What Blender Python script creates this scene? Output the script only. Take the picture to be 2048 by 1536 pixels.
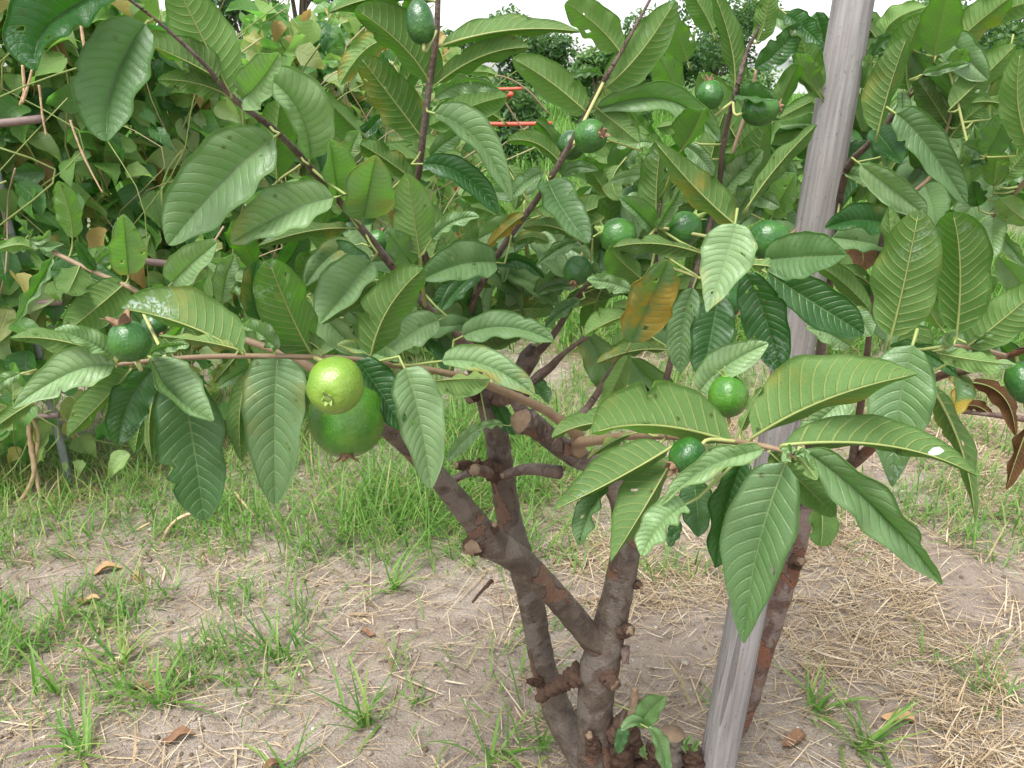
import bpy, math, random
import numpy as np
from mathutils import Vector, Matrix

for o in list(bpy.data.objects):
    bpy.data.objects.remove(o)
SC = bpy.context.scene
COL = SC.collection
rng = np.random.default_rng(11)
random.seed(11)

# ------------------------------------------------------------------ camera
EYE = np.array([0.0, 0.0, 1.20])
FPX, CX, CY = 1538.0, 1024.0, 768.0          # focal length in pixels of the 2048 px photograph
PITCH = math.atan(628.0 / FPX)               # horizon at y = 140
SP, CP = math.sin(PITCH), math.cos(PITCH)
cam_d = bpy.data.cameras.new('camera')
cam_d.sensor_width = 36.0
cam_d.lens = 36.0 * FPX / 2048.0
cam_d.clip_start = 0.05
cam_d.clip_end = 2000.0
cam_d.dof.use_dof = True
cam_d.dof.focus_distance = 0.86
cam_d.dof.aperture_fstop = 36.0
cam = bpy.data.objects.new('camera', cam_d)
COL.objects.link(cam)
cam.location = EYE
cam.rotation_euler = (math.pi / 2 - PITCH, 0, 0)
SC.camera = cam

# ------------------------------------------------------------------ sky, sun, exposure (bright overcast)
SUN_EL, SUN_AZ = math.radians(66), math.radians(215)
world = bpy.data.worlds.new('World')
SC.world = world
world.use_nodes = True
wn = world.node_tree
wn.nodes.clear()
sky = wn.nodes.new('ShaderNodeTexSky')
sky.sky_type = 'NISHITA'
sky.sun_disc = False
sky.sun_elevation = SUN_EL
sky.sun_rotation = SUN_AZ
sky.air_density = 1.0
sky.dust_density = 1.5
sky.ozone_density = 1.0
hs = wn.nodes.new('ShaderNodeHueSaturation')      # clouded sky: nearly white
hs.inputs['Saturation'].default_value = 0.16
bg = wn.nodes.new('ShaderNodeBackground')
bg.inputs['Strength'].default_value = 0.125
wo = wn.nodes.new('ShaderNodeOutputWorld')
wn.links.new(sky.outputs[0], hs.inputs['Color'])
wn.links.new(hs.outputs[0], bg.inputs['Color'])
wn.links.new(bg.outputs[0], wo.inputs['Surface'])
sun_d = bpy.data.lights.new('sun', 'SUN')
sun_d.energy = 2.2
sun_d.angle = math.radians(24)
sun_d.color = (1.0, 0.975, 0.95)
sun = bpy.data.objects.new('sun', sun_d)
COL.objects.link(sun)
sv = Vector((math.sin(SUN_AZ) * math.cos(SUN_EL), math.cos(SUN_AZ) * math.cos(SUN_EL), math.sin(SUN_EL)))
sun.rotation_euler = sv.to_track_quat('Z', 'Y').to_euler()
sun.location = (0, 0, 12)
SC.view_settings.view_transform = 'Standard'
SC.view_settings.look = 'None'
SC.view_settings.exposure = 1.5
SC.view_settings.gamma = 1.0
SC.view_settings.use_curve_mapping = False
SC.render.engine = 'CYCLES'
SC.cycles.max_bounces = 8
SC.cycles.diffuse_bounces = 5
SC.cycles.transmission_bounces = 6
SC.cycles.use_denoising = True


# ------------------------------------------------------------------ helpers
def at(px, py, Y):
    """the point at ground distance Y from the camera that shows at pixel (px, py) of the photograph"""
    u = (px - CX) / FPX
    v = (py - CY) / FPX
    z = Y / (CP - v * SP)
    return np.array([u * z, Y, EYE[2] - z * (v * CP + SP)])


def ground_at(px, py):
    u = (px - CX) / FPX
    v = (py - CY) / FPX
    z = EYE[2] / (v * CP + SP)
    return np.array([u * z, z * (CP - v * SP), 0.0])


def zdepth(p):
    return p[1] * CP - (p[2] - EYE[2]) * SP


def mpp(p):
    """metres per photograph pixel at point p"""
    return zdepth(p) / FPX


def unit(v):
    return v / (np.linalg.norm(v, axis=-1, keepdims=True) + 1e-12)


def hash2(ix, iy, seed):
    h = (ix.astype(np.int64) * 374761393 + iy.astype(np.int64) * 668265263 + seed * 1274126177) & 0x7fffffff
    h = ((h ^ (h >> 13)) * 1274126177) & 0x7fffffff
    return ((h ^ (h >> 16)) & 0xffff) / 65535.0


def vnoise(x, y, seed=0):
    x = np.asarray(x, float)
    y = np.asarray(y, float)
    ix, iy = np.floor(x), np.floor(y)
    fx, fy = x - ix, y - iy
    fx, fy = fx * fx * (3 - 2 * fx), fy * fy * (3 - 2 * fy)
    a, b = hash2(ix, iy, seed), hash2(ix + 1, iy, seed)
    c, d = hash2(ix, iy + 1, seed), hash2(ix + 1, iy + 1, seed)
    return (a * (1 - fx) + b * fx) * (1 - fy) + (c * (1 - fx) + d * fx) * fy


def link(o, parent=None):
    COL.objects.link(o)
    if parent is not None:
        o.parent = parent
        o.matrix_parent_inverse = Matrix.Translation(-parent.location)
    return o


def mesh_from(name, V, F, mats, smooth=True, mat_idx=None, uv=None, rnd=None):
    """V (n,3), F list of faces or (m,k) array"""
    me = bpy.data.meshes.new(name)
    V = np.asarray(V, np.float32)
    if isinstance(F, np.ndarray):
        m, k = F.shape
        me.vertices.add(len(V))
        me.vertices.foreach_set('co', V.ravel())
        me.loops.add(m * k)
        me.loops.foreach_set('vertex_index', F.astype(np.int32).ravel())
        me.polygons.add(m)
        me.polygons.foreach_set('loop_start', np.arange(0, m * k, k, dtype=np.int32))
        me.update(calc_edges=True)
    else:
        me.from_pydata([tuple(v) for v in V], [], [tuple(int(i) for i in f) for f in F])
    for mt in (mats if isinstance(mats, (list, tuple)) else [mats]):
        me.materials.append(mt)
    n = len(me.polygons)
    if smooth:
        me.polygons.foreach_set('use_smooth', np.ones(n, dtype=bool))
    if mat_idx is not None:
        me.polygons.foreach_set('material_index', np.asarray(mat_idx, np.int32))
    if uv is not None:
        lay = me.uv_layers.new(name='UVMap')
        li = np.empty(len(me.loops), np.int32)
        me.loops.foreach_get('vertex_index', li)
        lay.data.foreach_set('uv', np.asarray(uv, np.float32)[li].ravel())
    if rnd is not None:
        at_ = me.attributes.new('rnd', 'FLOAT', 'POINT')
        at_.data.foreach_set('value', np.asarray(rnd, np.float32))
    me.update()
    return me


def obj(name, me, parent=None):
    return link(bpy.data.objects.new(name, me), parent)


def tag(o, label=None, cat=None, group=None, kind=None):
    if label:
        o['label'] = label
    if cat:
        o['category'] = cat
    if group:
        o['group'] = group
    if kind:
        o['kind'] = kind
    return o


def empty(name, loc):
    o = bpy.data.objects.new(name, None)
    o.location = tuple(loc)
    o.empty_display_size = 0.05
    COL.objects.link(o)
    return o


def smooth_path(P, R, n):
    """Catmull-Rom through points P with radii R, n samples"""
    P = np.asarray(P, float)
    R = np.asarray(R, float)
    k = len(P)
    d = np.concatenate([[0], np.cumsum(np.linalg.norm(np.diff(P, axis=0), axis=1) ** 0.8)])
    t = np.linspace(0, d[-1], n)
    A = np.vstack([2 * P[0] - P[1], P, 2 * P[-1] - P[-2]])
    out = np.zeros((n, 3))
    rr = np.zeros(n)
    for i, tt in enumerate(t):
        j = min(max(np.searchsorted(d, tt, 'right') - 1, 0), k - 2)
        u = (tt - d[j]) / (d[j + 1] - d[j] + 1e-12)
        p0, p1, p2, p3 = A[j], A[j + 1], A[j + 2], A[j + 3]
        out[i] = 0.5 * ((2 * p1) + (-p0 + p2) * u + (2 * p0 - 5 * p1 + 4 * p2 - p3) * u * u + (-p0 + 3 * p1 - 3 * p2 + p3) * u ** 3)
        rr[i] = R[j] * (1 - u) + R[j + 1] * u
    return out, rr


def tube(P, R, sides=10, bump=0.0, seed=0, cap=True, freq=60.0):
    """swept tube: returns V, F (list), with rough radius"""
    P = np.asarray(P, float)
    n = len(P)
    T = unit(np.gradient(P, axis=0))
    ref = np.array([0.0, 0.0, 1.0]) if abs(T[0][2]) < 0.9 else np.array([1.0, 0, 0])
    N = unit(np.cross(T[0], ref))
    ang = np.linspace(0, 2 * math.pi, sides, endpoint=False)
    V = np.zeros((n, sides, 3))
    s = np.concatenate([[0], np.cumsum(np.linalg.norm(np.diff(P, axis=0), axis=1))])
    for i in range(n):
        N = unit(N - T[i] * np.dot(N, T[i]))
        B = np.cross(T[i], N)
        r = R[i] * np.ones(sides)
        if bump > 0:
            r = r * (1 + bump * (vnoise(np.cos(ang) * 1.6 + s[i] * freq, np.sin(ang) * 1.6 + 7 * seed, seed) - 0.5) * 2
                     + bump * 0.5 * (vnoise(np.cos(ang) * 3.5 + s[i] * freq * 2.3, np.sin(ang) * 3.5, seed + 5) - 0.5) * 2)
        V[i] = P[i] + (np.cos(ang) * r)[:, None] * N + (np.sin(ang) * r)[:, None] * B
    F = []
    for i in range(n - 1):
        for j in range(sides):
            k = (j + 1) % sides
            F.append((i * sides + j, i * sides + k, (i + 1) * sides + k, (i + 1) * sides + j))
    V = V.reshape(-1, 3)
    if cap:
        F.append(tuple(range(sides - 1, -1, -1)))
        F.append(tuple(range((n - 1) * sides, n * sides)))
    return V, F


def join_geo(parts):
    VV, FF, o = [], [], 0
    for V, F in parts:
        VV.append(np.asarray(V))
        FF += [tuple(i + o for i in f) for f in F]
        o += len(V)
    return np.vstack(VV), FF


# ------------------------------------------------------------------ materials
class NT:
    """small node-tree writer"""
    def __init__(self, name):
        self.m = bpy.data.materials.new(name)
        self.m.use_nodes = True
        self.t = self.m.node_tree
        self.t.nodes.clear()
        self.out = self.t.nodes.new('ShaderNodeOutputMaterial')

    def n(self, typ, **kw):
        nd = self.t.nodes.new(typ)
        for k, v in kw.items():
            if k.startswith('i_'):
                nd.inputs[k[2:].replace('_', ' ')].default_value = v
            else:
                setattr(nd, k, v)
        return nd

    def l(self, a, b):
        self.t.links.new(a, b)

    def val(self, sock, x):
        if isinstance(x, (int, float)):
            sock.default_value = x
        elif isinstance(x, tuple):
            sock.default_value = x if len(x) == 4 else (*x, 1.0)
        else:
            self.l(x, sock)

    def math(self, op, a, b=0.0, c=None, clamp=False):
        nd = self.n('ShaderNodeMath', operation=op, use_clamp=clamp)
        self.val(nd.inputs[0], a)
        self.val(nd.inputs[1], b)
        if c is not None:
            self.val(nd.inputs[2], c)
        return nd.outputs[0]

    def mix(self, f, a, b, blend='MIX'):
        nd = self.n('ShaderNodeMix', data_type='RGBA', blend_type=blend)
        self.val(nd.inputs[0], f)
        self.val(nd.inputs[6], a)
        self.val(nd.inputs[7], b)
        return nd.outputs[2]

    def noise(self, scale, detail=3.0, rough=0.55, vec=None, dist=0.0):
        nd = self.n('ShaderNodeTexNoise')
        nd.inputs['Scale'].default_value = scale
        nd.inputs['Detail'].default_value = detail
        nd.inputs['Roughness'].default_value = rough
        nd.inputs['Distortion'].default_value = dist
        if vec is not None:
            self.l(vec, nd.inputs['Vector'])
        return nd.outputs[0]

    def ramp(self, f, stops, interp='LINEAR'):
        nd = self.n('ShaderNodeValToRGB')
        cr = nd.color_ramp
        cr.interpolation = interp
        while len(cr.elements) < len(stops):
            cr.elements.new(0.5)
        for e, (p, c) in zip(cr.elements, stops):
            e.position = p
            e.color = (*c, 1.0) if len(c) == 3 else c
        self.l(f, nd.inputs[0])
        return nd.outputs[0]

    def step(self, f, lo, hi):
        nd = self.n('ShaderNodeMapRange')
        nd.interpolation_type = 'SMOOTHSTEP'
        self.l(f, nd.inputs[0])
        nd.inputs[1].default_value = lo
        nd.inputs[2].default_value = hi
        return nd.outputs[0]

    def bump(self, h, strength, dist):
        nd = self.n('ShaderNodeBump')
        nd.inputs['Strength'].default_value = strength
        nd.inputs['Distance'].default_value = dist
        self.l(h, nd.inputs['Height'])
        return nd.outputs[0]

    def bsdf(self, col, rough=0.6, spec=0.4, normal=None):
        p = self.n('ShaderNodeBsdfPrincipled')
        self.val(p.inputs['Base Color'], col)
        self.val(p.inputs['Roughness'], rough)
        self.val(p.inputs['Specular IOR Level'], spec)
        if normal is not None:
            self.l(normal, p.inputs['Normal'])
        return p

    def finish(self, bsdf, trans=None, tcol=None, normal=None):
        if trans is None:
            self.l(bsdf.outputs[0], self.out.inputs[0])
        else:
            t = self.n('ShaderNodeBsdfTranslucent')
            self.val(t.inputs['Color'], tcol)
            mx = self.n('ShaderNodeMixShader')
            mx.inputs[0].default_value = trans
            self.l(bsdf.outputs[0], mx.inputs[1])
            self.l(t.outputs[0], mx.inputs[2])
            self.l(mx.outputs[0], self.out.inputs[0])
        return self.m


def leaf_material(name, upper, attr=False):
    """guava leaf skin. Object colour: R pale, G yellowing, B white residue, A = 1 - brown"""
    t = NT(name)
    oi = t.n('ShaderNodeObjectInfo')
    sep = t.n('ShaderNodeSeparateColor')
    t.l(oi.outputs['Color'], sep.inputs[0])
    pale, yel, wht = sep.outputs[0], sep.outputs[1], sep.outputs[2]
    brn = t.math('SUBTRACT', 1.0, oi.outputs['Alpha'])
    if attr:                                  # many leaves in one mesh: tone from the 'rnd' attribute
        pale = t.n('ShaderNodeAttribute', attribute_name='rnd').outputs['Fac']
        yel = wht = brn = t.n('ShaderNodeValue').outputs[0]
        yel.default_value = 0.0
    uv = t.n('ShaderNodeUVMap')
    sx = t.n('ShaderNodeSeparateXYZ')
    t.l(uv.outputs[0], sx.inputs[0])
    s, v = sx.outputs[0], t.math('ABSOLUTE', t.math('MULTIPLY_ADD', sx.outputs[1], 2.0, -1.0))
    tc = t.n('ShaderNodeTexCoord')
    pos = tc.outputs['Object']
    # side veins: rows of the mesh follow them, 14 pairs a leaf
    fr = t.math('ABSOLUTE', t.math('SUBTRACT', t.math('FRACT', t.math('MULTIPLY_ADD', s, 14.0, 0.5)), 0.5))
    wob = t.noise(180.0, 2.0, vec=pos)
    fr = t.math('ADD', fr, t.math('MULTIPLY_ADD', wob, 0.06, -0.03))
    side = t.math('MULTIPLY', t.math('SUBTRACT', 1.0, t.step(fr, 0.03, 0.13)), t.math('SUBTRACT', 1.0, t.step(v, 0.75, 1.0)))
    mid = t.math('SUBTRACT', 1.0, t.step(v, 0.02, 0.055))
    vein = t.math('MAXIMUM', t.math('MULTIPLY', side, 0.75), mid)
    # fine net of small veins
    vo = t.n('ShaderNodeTexVoronoi', feature='DISTANCE_TO_EDGE')
    vo.inputs['Scale'].default_value = 420.0
    t.l(pos, vo.inputs['Vector'])
    net = t.math('SUBTRACT', 1.0, t.step(vo.outputs[0], 0.0, 0.16))
    big = t.noise(26.0, 3.0, vec=pos)
    fine = t.noise(300.0, 3.0, vec=pos)
    if upper:
        dark, light = (0.014, 0.066, 0.017), (0.265, 0.375, 0.190)
        veinc = (0.25, 0.37, 0.15)
    else:
        dark, light = (0.042, 0.104, 0.020), (0.185, 0.285, 0.108)
        veinc = (0.33, 0.39, 0.13)
    f = t.math('ADD', pale, t.math('MULTIPLY_ADD', big, 0.34, -0.17), clamp=True)
    f = t.math('ADD', f, t.math('MULTIPLY_ADD', oi.outputs['Random'], 0.16, -0.08), clamp=True)
    c = t.mix(f, dark, light)
    c = t.mix(t.math('MULTIPLY_ADD', fine, 0.5, -0.12, clamp=True), c, t.mix(0.5, c, (0.02, 0.06, 0.01)))
    # yellowing and orange from the margin inwards
    yn = t.math('ADD', t.noise(24.0, 4.0, vec=pos), t.math('ADD', t.math('MULTIPLY', v, 0.12), t.math('MULTIPLY', yel, 0.40)))
    ym = t.math('MULTIPLY', t.math('MULTIPLY', yel, 4.0, clamp=True), t.step(yn, 0.64, 0.84))
    c = t.mix(ym, c, t.mix(t.noise(55.0, 2.0, vec=pos), (0.28, 0.30, 0.05), (0.42, 0.24, 0.05)))
    c = t.mix(t.math('MULTIPLY', vein, t.math('MULTIPLY', t.math('MULTIPLY_ADD', big, 0.9, 0.0), t.math('MULTIPLY_ADD', oi.outputs['Random'], .8, .25)) if upper else 0.75), c, veinc)
    c = t.mix(t.math('MULTIPLY', net, 0.10 if upper else 0.16), c, veinc)
    # brown dead patches
    bm = t.math('MULTIPLY', brn, t.step(t.math('ADD', t.noise(40.0, 3.0, vec=pos), t.math('MULTIPLY', brn, 0.35)), 0.45, 0.6), clamp=True)
    c = t.mix(bm, c, (0.11, 0.045, 0.022))
    # necrotic spots
    vs = t.n('ShaderNodeTexVoronoi', feature='F1')
    vs.inputs['Scale'].default_value = 75.0
    t.l(pos, vs.inputs['Vector'])
    ns = t.math('MULTIPLY', t.math('SUBTRACT', 1.0, t.step(vs.outputs[0], 0.10, 0.19)), t.step(t.noise(13.0, 2.0, vec=pos), 0.52, 0.60))
    c = t.mix(t.math('MULTIPLY', ns, 0.75), c, (0.055, 0.035, 0.014))
    # small specks, white scale residue
    sp = t.step(t.noise(520.0, 1.0, vec=pos), 0.70, 0.76)
    c = t.mix(t.math('MULTIPLY', sp, 0.45), c, (0.03, 0.035, 0.015))
    wm = t.math('MULTIPLY', t.math('MULTIPLY', wht, t.math('MULTIPLY', t.step(s, 0.5, 0.75), t.step(t.noise(70.0, 2.0, vec=pos), 0.50, 0.64))), t.step(t.noise(420.0, 2.0, vec=pos), 0.42, 0.60))
    c = t.mix(wm, c, (0.55, 0.60, 0.60))
    h = t.math('ADD', t.math('MULTIPLY', vein, -0.6 if upper else 1.0), t.math('ADD', t.math('MULTIPLY', net, -0.12 if upper else 0.15), t.math('MULTIPLY', fine, 0.25)))
    nb = t.bump(h, 0.9, 0.0009)
    p = t.bsdf(c, t.math('MULTIPLY_ADD', fine, 0.25, 0.22) if upper else 0.6, 0.5 if upper else 0.25, nb)
    tcol = t.mix(ym, t.mix(pale, (0.28, 0.62, 0.06), (0.46, 0.80, 0.15)), (0.75, 0.60, 0.08))
    tcol = t.mix(bm, tcol, (0.25, 0.08, 0.03))
    tcol = t.mix(t.math('MULTIPLY', vein, 0.5), tcol, (0.45, 0.55, 0.10))
    return t.finish(p, 0.42, tcol)


def bark_material(name, base, dark, rust, grey, amount):
    t = NT(name)
    tc = t.n('ShaderNodeTexCoord')
    pos = tc.outputs['Object']
    n1 = t.noise(30.0, 4.0, 0.6, pos, 0.6)
    n2 = t.noise(11.0, 4.0, 0.55, pos, 1.0)
    n3 = t.noise(220.0, 4.0, 0.65, pos)
    mp = t.n('ShaderNodeMapping')
    mp.inputs['Location'].default_value = (3.1, 1.7, 5.2)
    t.l(pos, mp.inputs[0])
    n4 = t.noise(19.0, 3.0, 0.5, mp.outputs[0], 0.9)
    c = t.mix(t.step(n1, 0.3, 0.7), dark, base)
    c = t.mix(t.math('MULTIPLY', t.step(n4, 0.515, 0.56), 0.4), c, grey)
    patch = t.step(n2, 0.62 - 0.1 * amount, 0.635 - 0.1 * amount)
    edge = t.math('MULTIPLY', t.step(n2, 0.585 - 0.1 * amount, 0.622 - 0.1 * amount), t.math('SUBTRACT', 1.0, patch))
    c = t.mix(t.math('MULTIPLY', patch, min(1.0, amount + .35)), c, t.mix(n1, rust, dark))
    c = t.mix(t.math('MULTIPLY', edge, .4), c, dark)
    c = t.mix(t.math('MULTIPLY', t.step(n3, 0.52, 0.75), 0.55), c, t.mix(0.6, c, (0.02, 0.015, 0.012)))
    h = t.math('ADD', t.math('MULTIPLY', patch, -1.0), t.math('ADD', t.math('MULTIPLY', n3, 0.7), t.math('MULTIPLY', n1, 0.6)))
    nb = t.bump(h, 1.0, 0.004)
    return t.finish(t.bsdf(c, t.math('MULTIPLY_ADD', n3, 0.3, 0.4), 0.35, nb))


def plain(name, c1, c2, scale=40.0, rough=0.6, spec=0.3, bump=0.4, dist=0.002, trans=None, tcol=None, emit=None):
    t = NT(name)
    tc = t.n('ShaderNodeTexCoord')
    n1 = t.noise(scale, 4.0, 0.6, tc.outputs['Object'])
    n2 = t.noise(scale * 6, 3.0, 0.6, tc.outputs['Object'])
    c = t.mix(t.math('MULTIPLY_ADD', n2, 0.4, t.math('MULTIPLY_ADD', n1, 1.2, -0.3), clamp=True), c1, c2)
    nb = t.bump(t.math('ADD', n1, t.math('MULTIPLY', n2, 0.5)), bump, dist)
    return t.finish(t.bsdf(c, rough, spec, nb), trans, tcol)


def rnd_material(name, stops, rough=0.6, spec=0.3, trans=None, tstops=None, scale=80.0, obj_random=True, veins=False):
    """colour picked per piece from the 'rnd' attribute"""
    t = NT(name)
    a = t.n('ShaderNodeAttribute', attribute_name='rnd')
    r = a.outputs['Fac']
    if obj_random:
        oi = t.n('ShaderNodeObjectInfo')
        r = t.math('FRACT', t.math('ADD', r, oi.outputs['Random']))
    tc = t.n('ShaderNodeTexCoord')
    nz = t.noise(scale, 3.0, 0.6, tc.outputs['Object'])
    c = t.ramp(r, stops)
    c = t.mix(t.math('MULTIPLY_ADD', nz, 1.0, -0.2, clamp=True), t.mix(0.45, c, (0.01, 0.02, 0.005)), c)
    nb = None
    if veins:
        uv = t.n('ShaderNodeUVMap')
        sx = t.n('ShaderNodeSeparateXYZ')
        t.l(uv.outputs[0], sx.inputs[0])
        v = t.math('ABSOLUTE', t.math('MULTIPLY_ADD', sx.outputs[1], 2.0, -1.0))
        fr = t.math('ABSOLUTE', t.math('SUBTRACT', t.math('FRACT', t.math('MULTIPLY', t.math('SUBTRACT', sx.outputs[0], t.math('MULTIPLY', v, 0.22)), 6.0)), 0.5))
        side = t.math('SUBTRACT', 1.0, t.step(fr, 0.03, 0.14))
        mid = t.math('SUBTRACT', 1.0, t.step(v, 0.02, 0.08))
        ve = t.math('MAXIMUM', t.math('MULTIPLY', side, 0.6), mid)
        c = t.mix(t.math('MULTIPLY', ve, 0.4), c, t.mix(0.5, c, (0.4, 0.5, 0.25)))
        nb = t.bump(t.math('ADD', t.math('MULTIPLY', ve, -1.0), nz), 0.6, 0.003)
    p = t.bsdf(c, rough, spec, nb)
    if trans is None:
        return t.finish(p)
    return t.finish(p, trans, t.ramp(r, tstops))


M = {}
M['leaf_up'] = leaf_material('leaf_upper_skin', True)
M['leaf_lo'] = leaf_material('leaf_under_skin', False)
M['leaf_up_mass'] = leaf_material('inner_leaf_upper_skin', True, True)
M['leaf_lo_mass'] = leaf_material('inner_leaf_under_skin', False, True)
M['rib'] = plain('leaf_midrib', (0.19, 0.24, 0.07), (0.28, 0.32, 0.105), 60, 0.5, 0.3, 0.2, 0.0005)
M['bark'] = bark_material('trunk_bark', (0.125, 0.096, 0.074), (0.058, 0.042, 0.033), (0.235, 0.10, 0.05), (0.19, 0.165, 0.145), 0.3)
M['bark2'] = bark_material('branch_bark', (0.145, 0.10, 0.078), (0.070, 0.046, 0.037), (0.19, 0.095, 0.055), (0.21, 0.17, 0.15), 0.1)
M['bark3'] = bark_material('red_bark', (0.165, 0.100, 0.072), (0.09, 0.055, 0.042), (0.23, 0.085, 0.04), (0.24, 0.21, 0.19), 0.75)
M['twig'] = plain('young_twig', (0.16, 0.10, 0.065), (0.27, 0.20, 0.12), 70, 0.55, 0.3, 0.5, 0.001)
M['green_twig'] = plain('green_shoot', (0.26, 0.28, 0.10), (0.36, 0.36, 0.14), 70, 0.55, 0.3, 0.3, 0.001)
M['cut'] = plain('sawn_wood', (0.10, 0.07, 0.05), (0.27, 0.19, 0.12), 90, 0.8, 0.2, 0.6, 0.001)
M['dead_bark'] = plain('dead_bark', (0.035, 0.022, 0.018), (0.12, 0.07, 0.045), 60, 0.85, 0.2, 1.0, 0.004)
# ------------------------------------------------------------------ ground
def gh(x, y):
    x = np.asarray(x, float)
    y = np.asarray(y, float)
    near = np.clip((9 - y) / 6, 0, 1)
    return ((vnoise(x * 1.7 + 9, y * 1.7, 1) - .5) * .05 + (vnoise(x * 6, y * 6 + 4, 2) - .5) * .018 + (vnoise(x * 22, y * 22, 3) - .5) * .006) * near


def soil_material():
    t = NT('sandy_soil')
    g = t.n('ShaderNodeNewGeometry')
    pos = g.outputs['Position']
    n1 = t.noise(2.2, 4.0, .6, pos)
    n2 = t.noise(18.0, 4.0, .6, pos)
    n3 = t.noise(160.0, 4.0, .65, pos)
    n4 = t.noise(600.0, 2.0, .6, pos)
    c = t.mix(t.step(n1, .35, .65), (.37, .30, .24), (.46, .39, .325))
    c = t.mix(t.math('MULTIPLY', t.step(n2, .42, .7), .6), c, (.235, .18, .145))
    c = t.mix(t.math('MULTIPLY', t.step(n3, .5, .75), .45), c, (.15, .11, .085))
    peb = t.step(t.noise(90.0, 1.0, .4, pos), .735, .75)
    c = t.mix(t.math('MULTIPLY', peb, .8), c, (.60, .56, .50))
    sx = t.n('ShaderNodeSeparateXYZ')
    t.l(pos, sx.inputs[0])
    far = t.step(sx.outputs[1], 4.0, 9.0)
    c = t.mix(far, c, t.mix(n2, (.05, .10, .025), (.10, .15, .05)))
    h = t.math('ADD', t.math('MULTIPLY', n2, 2.0), t.math('ADD', n3, t.math('MULTIPLY', n4, .4)))
    return t.finish(t.bsdf(c, .95, .12, t.bump(h, 1.0, .014)))


M['soil'] = soil_material()
xs = np.concatenate([-np.geomspace(400, 3.2, 26), np.linspace(-3, 3.4, 230), np.geomspace(3.6, 400, 26)])
ys = np.concatenate([-np.geomspace(60, .6, 8), np.linspace(-.3, 6.5, 240), np.geomspace(6.8, 700, 44)])
X, Yg = np.meshgrid(xs, ys, indexing='ij')
Z = gh(X, Yg)
nx, ny = X.shape
a = (np.arange(nx - 1)[:, None] * ny + np.arange(ny - 1)[None]).ravel()
o = obj('ground', mesh_from('ground', np.stack([X.ravel(), Yg.ravel(), Z.ravel()], 1), np.stack([a, a + ny, a + ny + 1, a + 1], 1), M['soil']))
tag(o, kind='structure')


# ------------------------------------------------------------------ blades: grass and straw
def blades(base, length, width, azim, lean, bend, rnd, segs=4, flat=False, fold=.35):
    """vectorised curved strips, V-folded; returns V, F, rnd"""
    n = len(base)
    k = segs + 1
    f = np.linspace(0, 1, k)[None, :]
    dx, dy = np.cos(azim)[:, None], np.sin(azim)[:, None]
    ang = lean[:, None] + bend[:, None] * f            # from vertical
    st = length[:, None] / segs
    hx = np.concatenate([np.zeros((n, 1)), np.cumsum(np.sin((ang[:, 1:] + ang[:, :-1]) / 2) * st, 1)], 1)
    hz = np.concatenate([np.zeros((n, 1)), np.cumsum(np.cos((ang[:, 1:] + ang[:, :-1]) / 2) * st, 1)], 1)
    cx = base[:, 0:1] + dx * hx
    cy = base[:, 1:2] + dy * hx
    cz = base[:, 2:3] + hz
    if flat:
        cz = np.maximum(cz, gh(cx, cy) + .002)
    else:
        cz = np.maximum(cz, gh(cx, cy) + .004)
    wv = width[:, None] * .5 * (np.minimum(1, .55 + f * 2) * np.power(1 - f, .55) + .02)
    sx, sy = -dy, dx
    V = np.zeros((n, k, 3, 3))
    for c, s in enumerate((-1, 0, 1)):
        V[:, :, c, 0] = cx + sx * wv * s
        V[:, :, c, 1] = cy + sy * wv * s
        V[:, :, c, 2] = cz + (wv * fold if s else 0)
    q = np.arange(n)[:, None, None] * (k * 3) + np.arange(segs)[None, :, None] * 3 + np.arange(2)[None, None, :]
    q = q.ravel()
    F = np.stack([q, q + 1, q + 4, q + 3], 1)
    return V.reshape(-1, 3), F, np.repeat(rnd, k * 3)


G_STOPS = [(0, (.065, .175, .030)), (.3, (.125, .275, .045)), (.6, (.20, .365, .070)), (.82, (.30, .42, .11)), (.93, (.42, .38, .17)), (1, (.50, .39, .22))]
G_T = [(0, (.12, .36, .04)), (.6, (.22, .52, .06)), (.85, (.42, .58, .10)), (1, (.5, .4, .15))]
M['grass'] = rnd_material('grass_blades', G_STOPS, .5, .35, .35, G_T, 60, False)
M['grass_obj'] = rnd_material('tuft_blades', G_STOPS[:4], .5, .35, .35, G_T[:3], 60, True)
S_STOPS = [(0, (.15, .095, .06)), (.25, (.33, .225, .13)), (.5, (.50, .37, .225)), (.75, (.64, .51, .345)), (1, (.74, .64, .50))]
M['straw'] = rnd_material('dry_straw', S_STOPS, .75, .2, None, None, 120, False)

PATH = np.array([(-3.4, 1.75), (-2.4, 1.92), (-1.46, 2.15), (-1.02, 2.5), (-.75, 3.2), (-.55, 4.2), (-.35, 6.0)])


def path_at(t):
    d = np.concatenate([[0], np.cumsum(np.linalg.norm(np.diff(PATH, axis=0), axis=1))])
    s = np.asarray(t) * d[-1]
    return np.stack([np.interp(s, d, PATH[:, 0]), np.interp(s, d, PATH[:, 1])], -1)


def dist_hedge(x, y):
    pts = path_at(np.linspace(0, 1, 60))
    return np.sqrt(((x[:, None] - pts[None, :, 0]) ** 2 + (y[:, None] - pts[None, :, 1]) ** 2)).min(1)


def scatter(n, x0, x1, y0, y1, dens):
    x, y = rng.uniform(x0, x1, n), rng.uniform(y0, y1, n)
    keep = rng.random(n) < dens(x, y)
    return x[keep], y[keep]


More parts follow.
